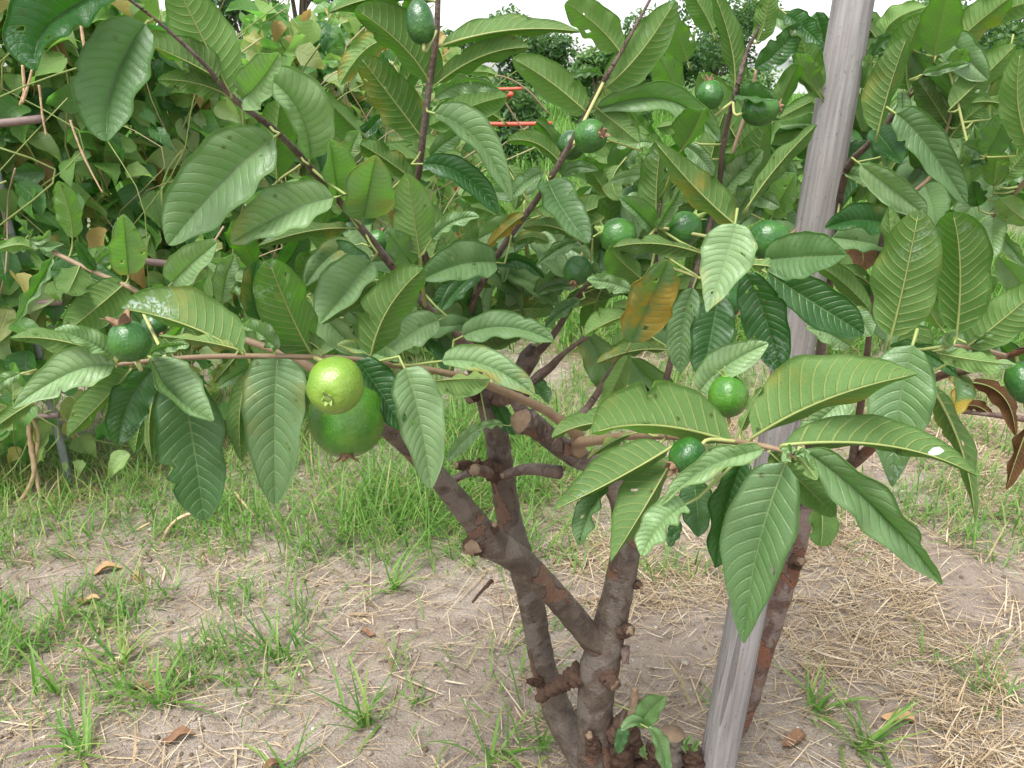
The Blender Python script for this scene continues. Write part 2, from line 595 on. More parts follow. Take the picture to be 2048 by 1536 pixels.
def d_grass(x, y):
    nz = vnoise(x * 3.2, y * 3.2, 21)
    n2 = vnoise(x * 9, y * 9, 22)
    lush = np.exp(-(((x + .38) / .66) ** 4 + ((y - 2.15) / .60) ** 4)) * (.30 + .9 * (nz > .30)) * np.clip((y - 1.58 - .12 * nz) * 6, 0, 1)
    dh = dist_hedge(x, y)
    hedge = np.clip(1.25 - dh / .50, 0, 1) * (.45 + .55 * (n2 > .35))
    left = np.exp(-(((x + .90) / .42) ** 4 + ((y - 1.38) / .19) ** 4)) * (n2 > .30) * .75
    right = .42 * (nz > .54) * (n2 > .35) * (x > .25) * (y > 1.6) + .12 * (n2 > .72) * (x > .0)
    spot = .45 * (n2 > .80) * (1 - .85 * (x > -.62) * (x < .25) * (y < 1.62))
    mid = np.clip((y - 3.0) / 1.2, 0, 1) * .8 * (.35 + .65 * (nz > .35))
    return np.clip(np.maximum.reduce([lush, hedge, left, right, spot, mid]), 0, 1)


gx, gy = scatter(330000, -3.0, 3.6, 1.0, 7.5, d_grass)
n = len(gx)
tall = np.where(gy > 3.2, rng.uniform(.10, .30, n), rng.uniform(.035, .15, n)) * (1 + .5 * (np.abs(gx + .2) < .5) * (gy < 2.4) * (gy > 1.7))
V1, F1, r1 = blades(np.stack([gx, gy, gh(gx, gy) - .004], 1), tall, rng.uniform(.0026, .0062, n) * (1 + .8 * (gy > 3.2)), rng.uniform(0, 2 * math.pi, n), rng.uniform(.05, .75, n), rng.uniform(.1, 1.8, n),
                    np.where(rng.random(n) < .07, rng.uniform(.9, 1, n), np.clip(rng.beta(2, 3, n) + .45 * (dist_hedge(gx, gy) < .35) * rng.random(n), 0, 1)))
o = obj('grass', mesh_from('grass', V1, F1, M['grass'], rnd=r1))
tag(o, 'green grass growing in patches on the soil and under the hedge', 'grass', kind='stuff')
print('grass blades', n)

# rough field beyond, coarser with distance
gx, gy = scatter(60000, -9, 16, 7.0, 34, lambda x, y: np.clip(1.3 - y / 40, .15, 1) * (np.abs(x) < y * .72 + 1))
n = len(gx)
V1, F1, r1 = blades(np.stack([gx, gy, gh(gx, gy) - .01], 1), rng.uniform(.18, .55, n) * (1 + .25 * vnoise(gx * .5, gy * .5, 5)), rng.uniform(.008, .022, n) * (1 + gy / 20), rng.uniform(0, 2 * math.pi, n), rng.uniform(.05, .5, n), rng.uniform(.2, 1.5, n),
                    np.clip(rng.beta(3, 3, n) * .85, 0, 1), segs=3)
o = obj('field_grass', mesh_from('field_grass', V1, F1, M['grass'], rnd=r1))
tag(o, 'tall green field grass stretching away behind the tree', 'grass', kind='stuff')


def d_straw(x, y):
    nz = vnoise(x * 2.4 + 3, y * 2.4, 31)
    n2 = vnoise(x * 8, y * 8, 32)
    right = np.clip((x + .05 + .25 * (nz - .5)) * 5, 0, 1) * (.18 + .72 * (nz > .36)) * (.25 + .75 * (n2 > .35))
    left = .10 * (n2 > .5) + .05 + .14 * (nz > .6)
    return np.clip(np.maximum(right, left), 0, 1)


sx_, sy_ = scatter(300000, -2.4, 3.4, .75, 4.6, d_straw)
n = len(sx_)
ln = rng.gamma(3.0, .018, n) + .012
V1, F1, r1 = blades(np.stack([sx_, sy_, gh(sx_, sy_) + rng.uniform(.001, .012, n)], 1), ln, rng.uniform(.0011, .0029, n) * np.where(rng.random(n) < .05, 2.2, 1), rng.normal(0, .9, n) + math.pi * (rng.random(n) < .5), rng.uniform(1.40, 1.62, n) - .25 * (rng.random(n) < .12),
                    rng.normal(0, .35, n), rng.beta(2.2, 2.2, n), segs=3, flat=True, fold=.3)
o = obj('straw_litter', mesh_from('straw_litter', V1, F1, M['straw'], rnd=r1))
tag(o, 'dry tan straw lying over the bare soil', 'straw', kind='stuff')
print('straw', n)

# standing dry stubble clumps at right
st_pts = [(1980, 1290, 30), (1920, 1440, 26), (1900, 1530, 30), (2030, 1420, 20), (1905, 1080, 20), (1710, 1080, 14), (1960, 1350, 16), (2020, 1250, 30), (1010, 1270, 26), (1030, 1200, 22), (1300, 750, 20), (1960, 1520, 26)]
Vs, Fs, Rs, off = [], [], [], 0
for px, py, k in st_pts:
    g = ground_at(px, py)
    b = g[None] + np.column_stack([rng.normal(0, .028, k), rng.normal(0, .028, k), np.zeros(k)])
    b[:, 2] = gh(b[:, 0], b[:, 1]) - .003
    v, f, r = blades(b, rng.uniform(.03, .11, k), rng.uniform(.002, .0042, k), rng.uniform(0, 6.28, k), rng.uniform(.05, .8, k), rng.uniform(0, 1.8, k), rng.beta(2, 2, k), segs=5)
    Vs.append(v)
    Fs.append(f + off)
    Rs.append(r)
    off += len(v)
o = obj('straw_stubble', mesh_from('straw_stubble', np.vstack(Vs), np.vstack(Fs), M['straw'], rnd=np.concatenate(Rs)))
tag(o, 'standing dry stubble of cut stalks at the right', 'stubble', kind='stuff')

# crumbs of soil and small stones
ico = np.array([(0, 0, 1), (.89, 0, .45), (.28, .85, .45), (-.72, .53, .45), (-.72, -.53, .45), (.28, -.85, .45), (.72, .53, -.45), (-.28, .85, -.45), (-.89, 0, -.45), (-.28, -.85, -.45), (.72, -.53, -.45), (0, 0, -1)])
icf = np.array([(0, 1, 2), (0, 2, 3), (0, 3, 4), (0, 4, 5), (0, 5, 1), (1, 6, 2), (2, 7, 3), (3, 8, 4), (4, 9, 5), (5, 10, 1), (6, 7, 2), (7, 8, 3), (8, 9, 4), (9, 10, 5), (10, 6, 1), (11, 7, 6), (11, 8, 7), (11, 9, 8), (11, 10, 9), (11, 6, 10)])
nc_ = 9000
cx_, cy_ = rng.uniform(-1.5, 1.7, nc_), .85 + rng.random(nc_) ** 1.5 * 2.0
cs_ = rng.gamma(2.0, .0009, nc_) + .0008
jit = 1 + rng.normal(0, .22, (nc_, 12, 3))
Vc = np.stack([cx_, cy_, gh(cx_, cy_) + cs_ * .3], 1)[:, None, :] + ico[None] * jit * cs_[:, None, None] * np.array([1.2, 1.2, .8])
Fc = (icf[None] + (np.arange(nc_) * 12)[:, None, None]).reshape(-1, 3)
M['crumb'] = rnd_material('soil_crumb', [(0, (.14, .10, .075)), (.5, (.30, .24, .185)), (.93, (.42, .36, .29)), (1, (.70, .67, .62))], .95, .1, None, None, 200, False)
o = obj('soil_crumbs', mesh_from('soil_crumbs', Vc.reshape(-1, 3), Fc, M['crumb'], smooth=False, rnd=np.repeat(rng.random(nc_), 12)))
tag(o, 'loose crumbs of soil and tiny stones on the ground', 'soil', kind='stuff')

# single tufts that stand out on the bare soil
TUFTS = [(725, 1438, 26, .15, 'spreading green grass tuft alone in the middle of the bare soil'),
         (558, 1530, 9, .12, 'wide-bladed young grass plant at the bottom edge, left of centre'),
         (95, 1385, 14, .13, 'grass tuft at the far left, nearest the left edge of the soil'),
         (330, 1400, 16, .14, 'grass tuft with pale stems among dead brown leaves at lower left'),
         (235, 1330, 26, .13, 'dense bright grass tuft, upper one of the lower left group'),
         (1735, 1480, 30, .17, 'large broad-leaved grass tuft at lower right, right of the stake'),
         (1640, 1400, 18, .11, 'bluish grass tuft just right of the leaning red stem'),
         (560, 1310, 10, .16, 'thin upright grass plant with forked blades, left of centre'),
         (985, 1500, 15, .12, 'grass tuft at the bottom, left of the trunk base'),
         (1080, 1500, 9, .13, 'upright grass plant touching the left of the trunk base'),
         (160, 1500, 22, .14, 'leafy grass tuft in the bottom left corner'),
         (840, 1385, 8, .07, 'little grass sprout on soil between tuft and trunk'),
         (790, 1175, 16, .17, 'tall bright grass tuft at the edge of the lush patch behind the limb')]
for px, py, k, hgt, lab in TUFTS:
    g = ground_at(px, py)
    tf = tag(empty('grass_tuft', (g[0], g[1], float(gh(g[0], g[1])))), lab, 'grass', 'single grass tufts on the soil')
    for q in range(k):
        aa = rng.uniform(0, 6.28)
        b = g + np.array([rng.normal(0, .016), rng.normal(0, .012), 0])
        b[2] = gh(b[0], b[1]) - .004
        le = rng.uniform(.12, 1.05)
        v, f, r = blades(b[None], np.array([hgt * rng.uniform(.55, 1.15)]), np.array([rng.uniform(.004, .0085)]), np.array([aa]), np.array([le]), np.array([rng.uniform(.1, 1.1)]), np.array([rng.random()]), segs=6)
        obj('blade', mesh_from('blade', v, f, M['grass_obj'], rnd=r), tf)

# fallen dead leaves
M['dead_leaf'] = plain('dead_leaf', (.13, .07, .04), (.26, .15, .085), 120, .7, .25, .8, .002)
M['dead_leaf2'] = plain('tan_dead_leaf', (.34, .20, .09), (.48, .33, .18), 120, .7, .25, .8, .002)
DEAD = [(280, 1378, 28, .1, 'dead_leaf', 'dark brown curled dead leaf beside the lower left grass tuft'),
        (355, 1472, 34, .4, 'dead_leaf', 'long brown rolled dead leaf on soil at lower left'),
        (545, 1528, 26, .8, 'dead_leaf', 'brown dead leaf cut off by the bottom edge'),
        (735, 1262, 18, -.3, 'dead_leaf', 'small dark curled dead leaf lying on soil left of the fork'),
        (178, 1212, 24, .2, 'dead_leaf2', 'orange tan dead leaf on the soil at left'),
        (218, 1153, 28, .5, 'dead_leaf2', 'pale tan dead leaf just below the hedge grass'),
        (275, 1168, 20, -.6, 'dead_leaf2', 'small tan dead leaf right of a larger pale one'),
        (1592, 1465, 36, .5, 'dead_leaf', 'brown dead leaf between the stake and the large right tuft'),
        (1800, 1430, 36, -.2, 'dead_leaf2', 'tan dead leaf right of the large right tuft')]
for px, py, sz, a, m, lab in DEAD:
    g = ground_at(px, py)
    g[2] = float(gh(g[0], g[1])) + .006
    L = sz * 1.9 * mpp(g)
    W = L * .24
    uu = np.linspace(0, 1, 13)
    vv = np.linspace(-1, 1, 7)
    U, VV = np.meshgrid(uu, vv, indexing='ij')
    w = profile_w = np.power(np.clip(4 * U * (1 - U), 0, 1), .6)
    rr = np.random.default_rng(int(px))
    x = (U - .5) * L
    y = VV * w * W * .75
    z = np.abs(VV) ** 1.6 * w * W * .85 + .006 * np.sin(U * 7 + px) + .003 * vnoise(U * 9 + px, VV * 3, 3)
    ca, sa = math.cos(a), math.sin(a)
    V = np.stack([g[0] + x * ca - y * sa, g[1] + x * sa + y * ca, g[2] + z], -1).reshape(-1, 3)
    nc = 7
    q = (np.arange(12)[:, None] * nc + np.arange(6)[None]).ravel()
    Fq = np.stack([q, q + nc, q + nc + 1, q + 1], 1)
    N = len(V)
    V = np.vstack([V, V + np.array([0, 0, -.0008])])
    Fq = np.vstack([Fq, Fq[:, ::-1] + N])
    o = obj('dead_leaf', mesh_from('dead_leaf', V, Fq, M[m]))
    tag(o, lab, 'leaf', 'dead leaves on the ground')

# ------------------------------------------------------------------ bean vine hedge at left
HSTOPS = [(0, (.032, .120, .028)), (.20, (.085, .225, .050)), (.42, (.185, .355, .078)), (.66, (.290, .455, .130)), (.88, (.34, .46, .20)), (.94, (.46, .46, .14)), (.98, (.46, .28, .08)), (1, (.28, .16, .08))]
HT = [(0, (.10, .36, .05)), (.5, (.24, .58, .08)), (.85, (.5, .65, .14)), (1, (.55, .35, .1))]
M['bean'] = rnd_material('bean_leaf', HSTOPS, .42, .45, .42, HT, 70, True, True)
M['bean_mass'] = rnd_material('bean_leaf_mass', HSTOPS, .42, .45, .42, HT, 70, False, True)
M['vine'] = rnd_material('vine_stem', [(0, (.20, .26, .07)), (.4, (.36, .42, .15)), (.7, (.40, .30, .18)), (1, (.50, .38, .24))], .6, .25, None, None, 60, False)
M['dry_vine'] = plain('dry_vine', (.36, .23, .13), (.56, .42, .26), 60, .8, .2, .6, .003)


def bean_leaf(seed):
    """pointed, broad leaflet one metre long from its stalk along +x, upper side +z"""
    r = np.random.default_rng(seed)
    uu = np.array([0, .06, .16, .3, .45, .6, .75, .88, 1.0])
    ww = np.array([.04, .19, .33, .40, .37, .29, .18, .08, .004]) * r.uniform(.68, 1.12)
    ww = ww * (1 + .08 * np.sin(uu * 17 + seed))
    vv = np.array([-1, -.55, 0, .55, 1])
    fold, droop, tw = r.uniform(.05, .7), r.uniform(-.1, .7), r.uniform(-.3, .3)
    V, uv = [], []
    for u, w in zip(uu, ww):
        for v in vv:
            y = v * w
            z = abs(v) * w * fold - droop * u * u * .6 + .03 * math.sin(9 * u + seed) * abs(v) + tw * v * u
            V.append((u - (.05 * abs(v) if u < .1 else 0), y, z))
            uv.append((u, (v + 1) / 2))
    F = [(i * 5 + j, (i + 1) * 5 + j, (i + 1) * 5 + j + 1, i * 5 + j + 1) for i in range(8) for j in range(4)]
    return np.array(V), np.array(F), np.array(uv)


PROTO = [bean_leaf(k) for k in range(16)]
hedge = tag(empty('bean_vine_hedge', (-1.5, 2.15, 0)), 'tangled wall of climbing bean vines with many leaves at left', 'hedge')
NL = 8200
tt = np.where(rng.random(NL) < .80, rng.uniform(.12, .60, NL), rng.uniform(.55, 1.0, NL))
pth = path_at(tt)
top = 1.30 + .10 * np.sin(tt * 23) + .08 * np.sin(tt * 51 + 1) - .55 * np.clip(tt - .6, 0, 1)
hh = np.power(rng.random(NL), .72) * top
hh = np.where(rng.random(NL) < .06, top + rng.uniform(0, .14, NL), hh)
hh = np.maximum(hh, .12)
off = rng.normal(0, .10, NL) - .06 * np.sin(hh * 4)
dn = np.stack([-np.ones(NL) * .55, np.ones(NL) * .83], 1)          # away from the camera
pos = np.stack([pth[:, 0] - off * dn[:, 0] * -1, pth[:, 1] + off * dn[:, 1], hh], 1)
size = rng.uniform(.052, .112, NL) * np.where(hh < .4, .75, 1)
keep = (hh > .5) | (rng.random(NL) < .35 + hh * .8)
# leaf frames: upper side turned outwards and up, tip hanging
nrm = unit(np.stack([rng.normal(.25, .5, NL), rng.normal(-.85, .5, NL), rng.normal(.8, .5, NL)], 1))
tip = unit(np.stack([rng.normal(0, .7, NL), rng.normal(-.25, .5, NL), rng.normal(-.75, .55, NL)], 1))
tip = unit(tip - nrm * np.sum(tip * nrm, 1, keepdims=True))
lat_ = np.cross(nrm, tip)
idx = np.nonzero(keep)[0]
# the 300 nearest the viewer side and inside the frame become single leaves
sc_ = (off[idx]) + .25 * rng.random(len(idx)) - .4 * size[idx]
zz_ = pos[idx][:, 1] * CP - (pos[idx][:, 2] - EYE[2]) * SP
px_ = CX + FPX * pos[idx][:, 0] / zz_
py_ = CY + FPX * (-(pos[idx][:, 2] - EYE[2]) * CP - pos[idx][:, 1] * SP) / zz_
vis = (px_ > 0) & (px_ < 700) & (py_ > 0) & (py_ < 650)
order = idx[np.argsort(np.where(vis, sc_, 9))]
single, mass = order[:300], order[300:]
protos = []
for k, (V, F, uv) in enumerate(PROTO):
    protos.append(mesh_from('bean_leaf', V, F, M['bean'], uv=uv, rnd=np.zeros(len(V))))
for i in single:
    o = bpy.data.objects.new('leaf', protos[int(i) % 16])
    COL.objects.link(o)
    o.parent = hedge
    m = Matrix(((tip[i, 0], lat_[i, 0], nrm[i, 0], pos[i, 0] - hedge.location[0]), (tip[i, 1], lat_[i, 1], nrm[i, 1], pos[i, 1] - hedge.location[1]), (tip[i, 2], lat_[i, 2], nrm[i, 2], pos[i, 2]), (0, 0, 0, 1)))
    o.matrix_basis = m @ Matrix.Scale(float(size[i]), 4)
VV_, FF_, UU_, RR_, of = [], [], [], [], 0
for i in mass:
    V, F, uv = PROTO[int(i) % 16]
    W = pos[i] + size[i] * (V[:, 0:1] * tip[i] + V[:, 1:2] * lat_[i] + V[:, 2:3] * nrm[i])
    VV_.append(W)
    FF_.append(F + of)
    UU_.append(uv)
    RR_.append(np.full(len(V), rng.random()))
    of += len(V)
o = obj('foliage', mesh_from('foliage', np.vstack(VV_), np.vstack(FF_), M['bean_mass'], uv=np.vstack(UU_), rnd=np.concatenate(RR_)), hedge)
o['kind'] = 'stuff'
# stems and tendrils inside the hedge
parts, rv = [], []
for k in range(380):
    t0 = rng.uniform(.1, .75)
    p = path_at(np.array([t0]))[0]
    p = np.array([p[0], p[1] + rng.normal(-.08, .07), rng.uniform(.0, .95)])
    hgt = rng.uniform(.2, .7)
    dx = rng.normal(0, .12)
    P = np.array([p, p + np.array([dx + rng.normal(0, .04), rng.normal(-.02, .04), hgt * .4]), p + np.array([dx * 1.4 + rng.normal(0, .06), rng.normal(-.03, .04), hgt * .75]), p + np.array([dx * 2 + rng.normal(0, .08), rng.normal(-.05, .05), hgt])])
    S, r = smooth_path(P, np.full(4, rng.uniform(.0012, .0032)), 10)
    g = tube(S, r, 5)
    parts.append(g)
    rv.append(np.full(len(g[0]), rng.random()))
V, F = join_geo(parts)
o = obj('vine_stems', mesh_from('vine_stems', V, F, M['vine'], rnd=np.concatenate(rv)), hedge)
o['kind'] = 'stuff'
# conspicuous dry twisted stems
for pts in ([(55, 815, 2.02, 9), (60, 880, 2.0, 9), (68, 940, 1.99, 9), (50, 990, 1.98, 9), (22, 1012, 1.97, 8)], [(56, 812, 2.02, 7), (75, 870, 2.01, 8), (70, 930, 2.0, 8), (78, 980, 1.99, 7), (84, 1008, 1.98, 5)],
            [(322, 1165, 1.72, 6), (318, 1120, 1.75, 6), (335, 1060, 1.78, 6), (372, 1030, 1.8, 6), (430, 1022, 1.82, 5)], [(170, 1100, 1.8, 4), (240, 1078, 1.82, 4), (300, 1045, 1.85, 4)], [(520, 1180, 1.62, 5), (470, 1190, 1.62, 5), (420, 1150, 1.66, 5), (330, 1170, 1.66, 4)], [(470, 985, 1.95, 5), (490, 1010, 1.92, 5), (512, 1035, 1.9, 4)],
            [(140, 240, 2.0, 4), (158, 290, 2.0, 4), (178, 335, 2.0, 4), (205, 385, 2.0, 3)], [(45, 130, 2.0, 5), (48, 180, 2.0, 5), (40, 210, 2.0, 5)], [(64, 140, 2.0, 4), (55, 175, 2.0, 5), (45, 205, 2.0, 5)],
            [(78, 170, 1.99, 4), (85, 230, 1.99, 4), (92, 270, 1.99, 4)], [(160, 30, 2.1, 6), (170, 100, 2.1, 6), (190, 160, 2.1, 5)]):
    P = np.array([at(a, b, c) for a, b, c, d in pts])
    R = np.array([.5 * d * mpp(p) for p, (a, b, c, d) in zip(P, pts)])
    S, r = smooth_path(P, R, 40)
    V, F = tube(S, r, 8, .3, int(pts[0][0]), True, 90)
    obj('stem', mesh_from('stem', V, F, M['dry_vine']), hedge)

# trellis of purple-brown rails and a grey post that the vines climb
M['rail'] = plain('rail_paint', (.13, .09, .08), (.20, .15, .135), 30, .6, .3, .3, .002)
M['post'] = plain('grey_post', (.22, .23, .25), (.32, .33, .35), 30, .7, .3, .3, .002)
tr = tag(empty('trellis', ground_at(145, 985)), 'dull purple horizontal rails and grey post inside the bean hedge', 'trellis')


def bar(name, pa, pb, r, mat, parent):
    S = np.linspace(pa, pb, 12)
    S[:, 2] -= .006 * np.sin(np.linspace(0, math.pi, 12))
    V, F = tube(S, np.full(12, r), 12, .02, 3)
    return obj(name, mesh_from(name, V, F, mat, smooth=True), parent)


bar('rail', at(-150, 250, 1.98), at(88, 237, 2.02), .010, M['rail'], tr)
bar('rail', at(-150, 606, 1.98), at(125, 604, 2.05), .009, M['rail'], tr)
bar('rail', at(240, 515, 2.12), at(440, 533, 2.3), .010, M['rail'], tr)
bar('rail', at(40, 828, 2.0), at(118, 830, 2.02), .009, M['rail'], tr)
pb = at(145, 990, 2.12)
bar('post', np.array([pb[0], pb[1], -.05]), np.array([pb[0] + .01, pb[1], .95]), .011, M['post'], tr)

# ------------------------------------------------------------------ red pipe frame behind the tree
M['red'] = plain('red_paint', (.42, .07, .04), (.52, .10, .06), 20, .45, .4, .2, .002)
fr_ = tag(empty('pipe_frame', (.05, 5.2, 0)), 'red painted metal pipe frame standing in the grass behind the branches', 'frame')
bar('rail', at(900, 246, 5.2), at(1104, 247, 5.2), .014, M['red'], fr_)
bar('rail', at(930, 198, 5.6), at(1010, 197, 5.6), .013, M['red'], fr_)
bar('handle', at(1008, 199, 5.6), at(1022, 188, 5.4), .018, M['red'], fr_)
bar('rail', at(940, 177, 6.2), at(1044, 177, 6.2), .012, M['red'], fr_)
for px, py, Y in ((905, 246, 5.2), (935, 190, 5.9)):
    p = at(px, py, Y)
    bar('leg', np.array([p[0], p[1], p[2]]), np.array([p[0] + .02, p[1], -.03]), .014, M['red'], fr_)

# ------------------------------------------------------------------ bushes and trees beyond
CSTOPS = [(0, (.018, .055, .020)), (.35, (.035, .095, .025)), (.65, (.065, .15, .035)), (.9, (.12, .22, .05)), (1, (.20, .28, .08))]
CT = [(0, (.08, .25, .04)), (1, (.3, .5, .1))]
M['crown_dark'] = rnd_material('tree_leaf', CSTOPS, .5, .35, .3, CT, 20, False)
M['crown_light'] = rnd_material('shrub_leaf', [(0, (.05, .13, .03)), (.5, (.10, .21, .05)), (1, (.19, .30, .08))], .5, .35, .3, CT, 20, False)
M['far_bark'] = plain('far_bark', (.10, .075, .055), (.18, .14, .11), 8, .9, .15, .5, .01)


def far_tree(name, label, cat, x, y, h, rx, n, leaf, mat, trunk_h, group, lobes=7, rz=None, seed=0):
    r = np.random.default_rng(seed)
    g = tag(empty(name, (x, y, 0)), label, cat, group)
    lim = []
    S, rad = smooth_path(np.array([(x, y, -.1), (x + r.normal(0, .05) * h, y, trunk_h * .6), (x + r.normal(0, .06) * h, y, h * .75)]), np.array([.035, .026, .008]) * h * .8, 12)
    lim.append(tube(S, rad, 9, .08, seed, True, 6))
    C, Rr = [], []
    for k in range(lobes):
        a = r.uniform(0, 6.28)
        q = r.uniform(.2, .8) * rx
        c = np.array([x + math.cos(a) * q, y + math.sin(a) * q * .7, trunk_h + (h - trunk_h) * r.uniform(.2, .85)])
        C.append(c)
        Rr.append(rx * r.uniform(.28, .5))
        b = S[int(r.integers(4, 10))]
        S2, r2 = smooth_path(np.array([b, (b + c) / 2 + np.array([0, 0, .05 * h]), c]), np.array([.012, .008, .003]) * h, 8)
        lim.append(tube(S2, r2, 6))
    V, F = join_geo(lim)
    obj('trunk', mesh_from('trunk', V, F, M['far_bark']), g)
    C, Rr = np.array(C), np.array(Rr)
    w = r.integers(0, lobes, n)
    d = unit(r.normal(0, 1, (n, 3)))
    P = C[w] + d * (Rr[w] * np.power(r.random(n), .45))[:, None] * np.array([1, 1, .8 if rz is None else rz])
    P[:, 2] = np.maximum(P[:, 2], .08)
    nn = unit(d * .6 + r.normal(0, .6, (n, 3)) + np.array([0, -.1, .6]))
    tp = unit(np.cross(nn, r.normal(0, 1, (n, 3))))
    lt = np.cross(nn, tp)
    sz = leaf * r.uniform(.6, 1.3, n)
    sh = np.array([(0, 0, 0), (.35, -.24, .06), (.75, -.16, .02), (1, 0, -.1), (.75, .16, .02), (.35, .24, .06)])
    W = P[:, None, :] + sz[:, None, None] * (sh[None, :, 0:1] * tp[:, None] + sh[None, :, 1:2] * lt[:, None] + sh[None, :, 2:3] * nn[:, None])
    b = np.arange(n)[:, None] * 6
    Fq = np.vstack([b + np.array([0, 1, 2, 3])[None], b + np.array([0, 3, 4, 5])[None]])
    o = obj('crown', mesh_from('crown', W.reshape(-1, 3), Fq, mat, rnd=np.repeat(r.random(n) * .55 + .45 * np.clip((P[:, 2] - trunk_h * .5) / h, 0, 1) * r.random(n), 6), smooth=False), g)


def gx_at(px, Y):
    return (px - CX) / FPX * Y * 1.08


D, Lm = M['crown_dark'], M['crown_light']
BGR = 'trees and bushes behind the guava tree'
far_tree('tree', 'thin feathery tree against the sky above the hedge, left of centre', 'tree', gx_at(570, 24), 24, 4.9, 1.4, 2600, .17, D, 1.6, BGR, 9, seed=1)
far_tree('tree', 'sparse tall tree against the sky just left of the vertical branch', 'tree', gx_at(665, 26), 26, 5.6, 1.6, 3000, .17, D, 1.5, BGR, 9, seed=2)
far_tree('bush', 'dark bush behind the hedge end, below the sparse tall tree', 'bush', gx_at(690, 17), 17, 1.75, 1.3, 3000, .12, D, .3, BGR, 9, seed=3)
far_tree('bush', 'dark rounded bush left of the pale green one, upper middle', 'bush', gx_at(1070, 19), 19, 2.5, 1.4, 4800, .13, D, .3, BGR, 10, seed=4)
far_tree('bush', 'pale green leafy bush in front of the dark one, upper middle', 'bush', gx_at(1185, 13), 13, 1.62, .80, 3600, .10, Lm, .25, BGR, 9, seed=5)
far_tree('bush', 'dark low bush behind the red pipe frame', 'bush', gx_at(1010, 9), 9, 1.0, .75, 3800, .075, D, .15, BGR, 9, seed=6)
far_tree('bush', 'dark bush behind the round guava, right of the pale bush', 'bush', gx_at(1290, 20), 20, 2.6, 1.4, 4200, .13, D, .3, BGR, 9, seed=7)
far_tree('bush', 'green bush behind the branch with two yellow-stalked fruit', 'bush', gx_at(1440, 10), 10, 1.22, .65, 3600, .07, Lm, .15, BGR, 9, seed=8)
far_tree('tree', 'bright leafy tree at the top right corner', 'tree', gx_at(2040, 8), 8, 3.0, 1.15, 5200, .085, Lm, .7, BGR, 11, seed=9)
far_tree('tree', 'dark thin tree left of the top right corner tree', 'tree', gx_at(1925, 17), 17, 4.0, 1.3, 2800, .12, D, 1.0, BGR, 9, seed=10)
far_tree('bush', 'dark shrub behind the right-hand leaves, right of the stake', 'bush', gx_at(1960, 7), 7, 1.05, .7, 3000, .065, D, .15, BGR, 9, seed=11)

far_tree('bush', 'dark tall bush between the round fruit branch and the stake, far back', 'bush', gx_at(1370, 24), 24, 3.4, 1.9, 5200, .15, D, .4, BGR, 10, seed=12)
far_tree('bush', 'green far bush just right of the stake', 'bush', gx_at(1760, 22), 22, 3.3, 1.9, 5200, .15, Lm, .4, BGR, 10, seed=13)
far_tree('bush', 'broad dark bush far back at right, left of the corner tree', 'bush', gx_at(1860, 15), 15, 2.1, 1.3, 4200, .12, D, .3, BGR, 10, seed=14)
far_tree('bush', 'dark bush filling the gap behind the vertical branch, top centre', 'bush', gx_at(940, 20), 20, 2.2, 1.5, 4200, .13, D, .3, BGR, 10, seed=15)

# far pale building with a grey roof
bl = tag(empty('building', (gx_at(1560, 45), 45, 0)), 'low white building with grey roof far behind, left of the stake', 'building')
M['white_wall'] = plain('white_wall', (.62, .62, .62), (.74, .74, .73), 2, .8, .2, .2, .01)
M['roof'] = plain('grey_roof', (.30, .31, .33), (.40, .41, .43), 3, .6, .3, .3, .01)
M['dark_glass'] = plain('dark_window', (.03, .035, .04), (.06, .065, .07), 3, .2, .5, .1, .01)
bx0 = gx_at(1560, 45)


def box(name, x0, x1, y0, y1, z0, z1, mat, parent):
    V = np.array([(x, y, z) for x in (x0, x1) for y in (y0, y1) for z in (z0, z1)])
    F = [(0, 1, 3, 2), (4, 6, 7, 5), (0, 4, 5, 1), (2, 3, 7, 6), (0, 2, 6, 4), (1, 5, 7, 3)]
    return obj(name, mesh_from(name, V, F, mat, smooth=False), parent)


box('wall', bx0 - 2.0, bx0 + 2.0, 45, 49, 0, 1.7, M['white_wall'], bl)
Vr = np.array([(bx0 - 2.3, 44.5, 1.68), (bx0 + 2.3, 44.5, 1.68), (bx0 + 2.3, 47, 2.45), (bx0 - 2.3, 47, 2.45), (bx0 - 2.3, 49.5, 1.68), (bx0 + 2.3, 49.5, 1.68)])
Vr = np.vstack([Vr, Vr + np.array([0, 0, .1])])
obj('roof', mesh_from('roof', Vr, [(0, 1, 2, 3), (3, 2, 5, 4), (6, 9, 8, 7), (9, 10, 11, 8), (0, 6, 7, 1), (4, 5, 11, 10), (0, 3, 9, 6), (3, 4, 10, 9), (1, 7, 8, 2), (2, 8, 11, 5)], M['roof'], smooth=False), bl)
for wx in (-1.5, .9):
    box('window', bx0 + wx, bx0 + wx + .5, 44.95, 45.02, .9, 1.4, M['dark_glass'], bl)
# ------------------------------------------------------------------ the guava tree
TREE = tag(empty('guava_tree', ground_at(1200, 1585)), 'guava tree with big veined leaves and green fruit, filling the picture', 'tree')
SKEL = []      # sampled points of all wood, to hang leaves and fruit from


def wood(name, pts, mat, sides=12, bump=0.05, parent=TREE, step=0.006, seed=0, skel=True, stubby=False):
    """pts: (px, py, Y, diameter in pixels)"""
    P = np.array([at(a, b, c) for a, b, c, d in pts])
    R = np.array([0.475 * d * mpp(p) for (a, b, c, d), p in zip(pts, P)])
    L = np.sum(np.linalg.norm(np.diff(P, axis=0), axis=1))
    n = int(max(8, min(140, L / step)))
    S, r = smooth_path(P, R, n)
    V, F = tube(S, r, sides, bump, seed)
    o = obj(name, mesh_from(name, V, F, mat), parent)
    if skel:
        SKEL.append(np.column_stack([S, r]))
    return o


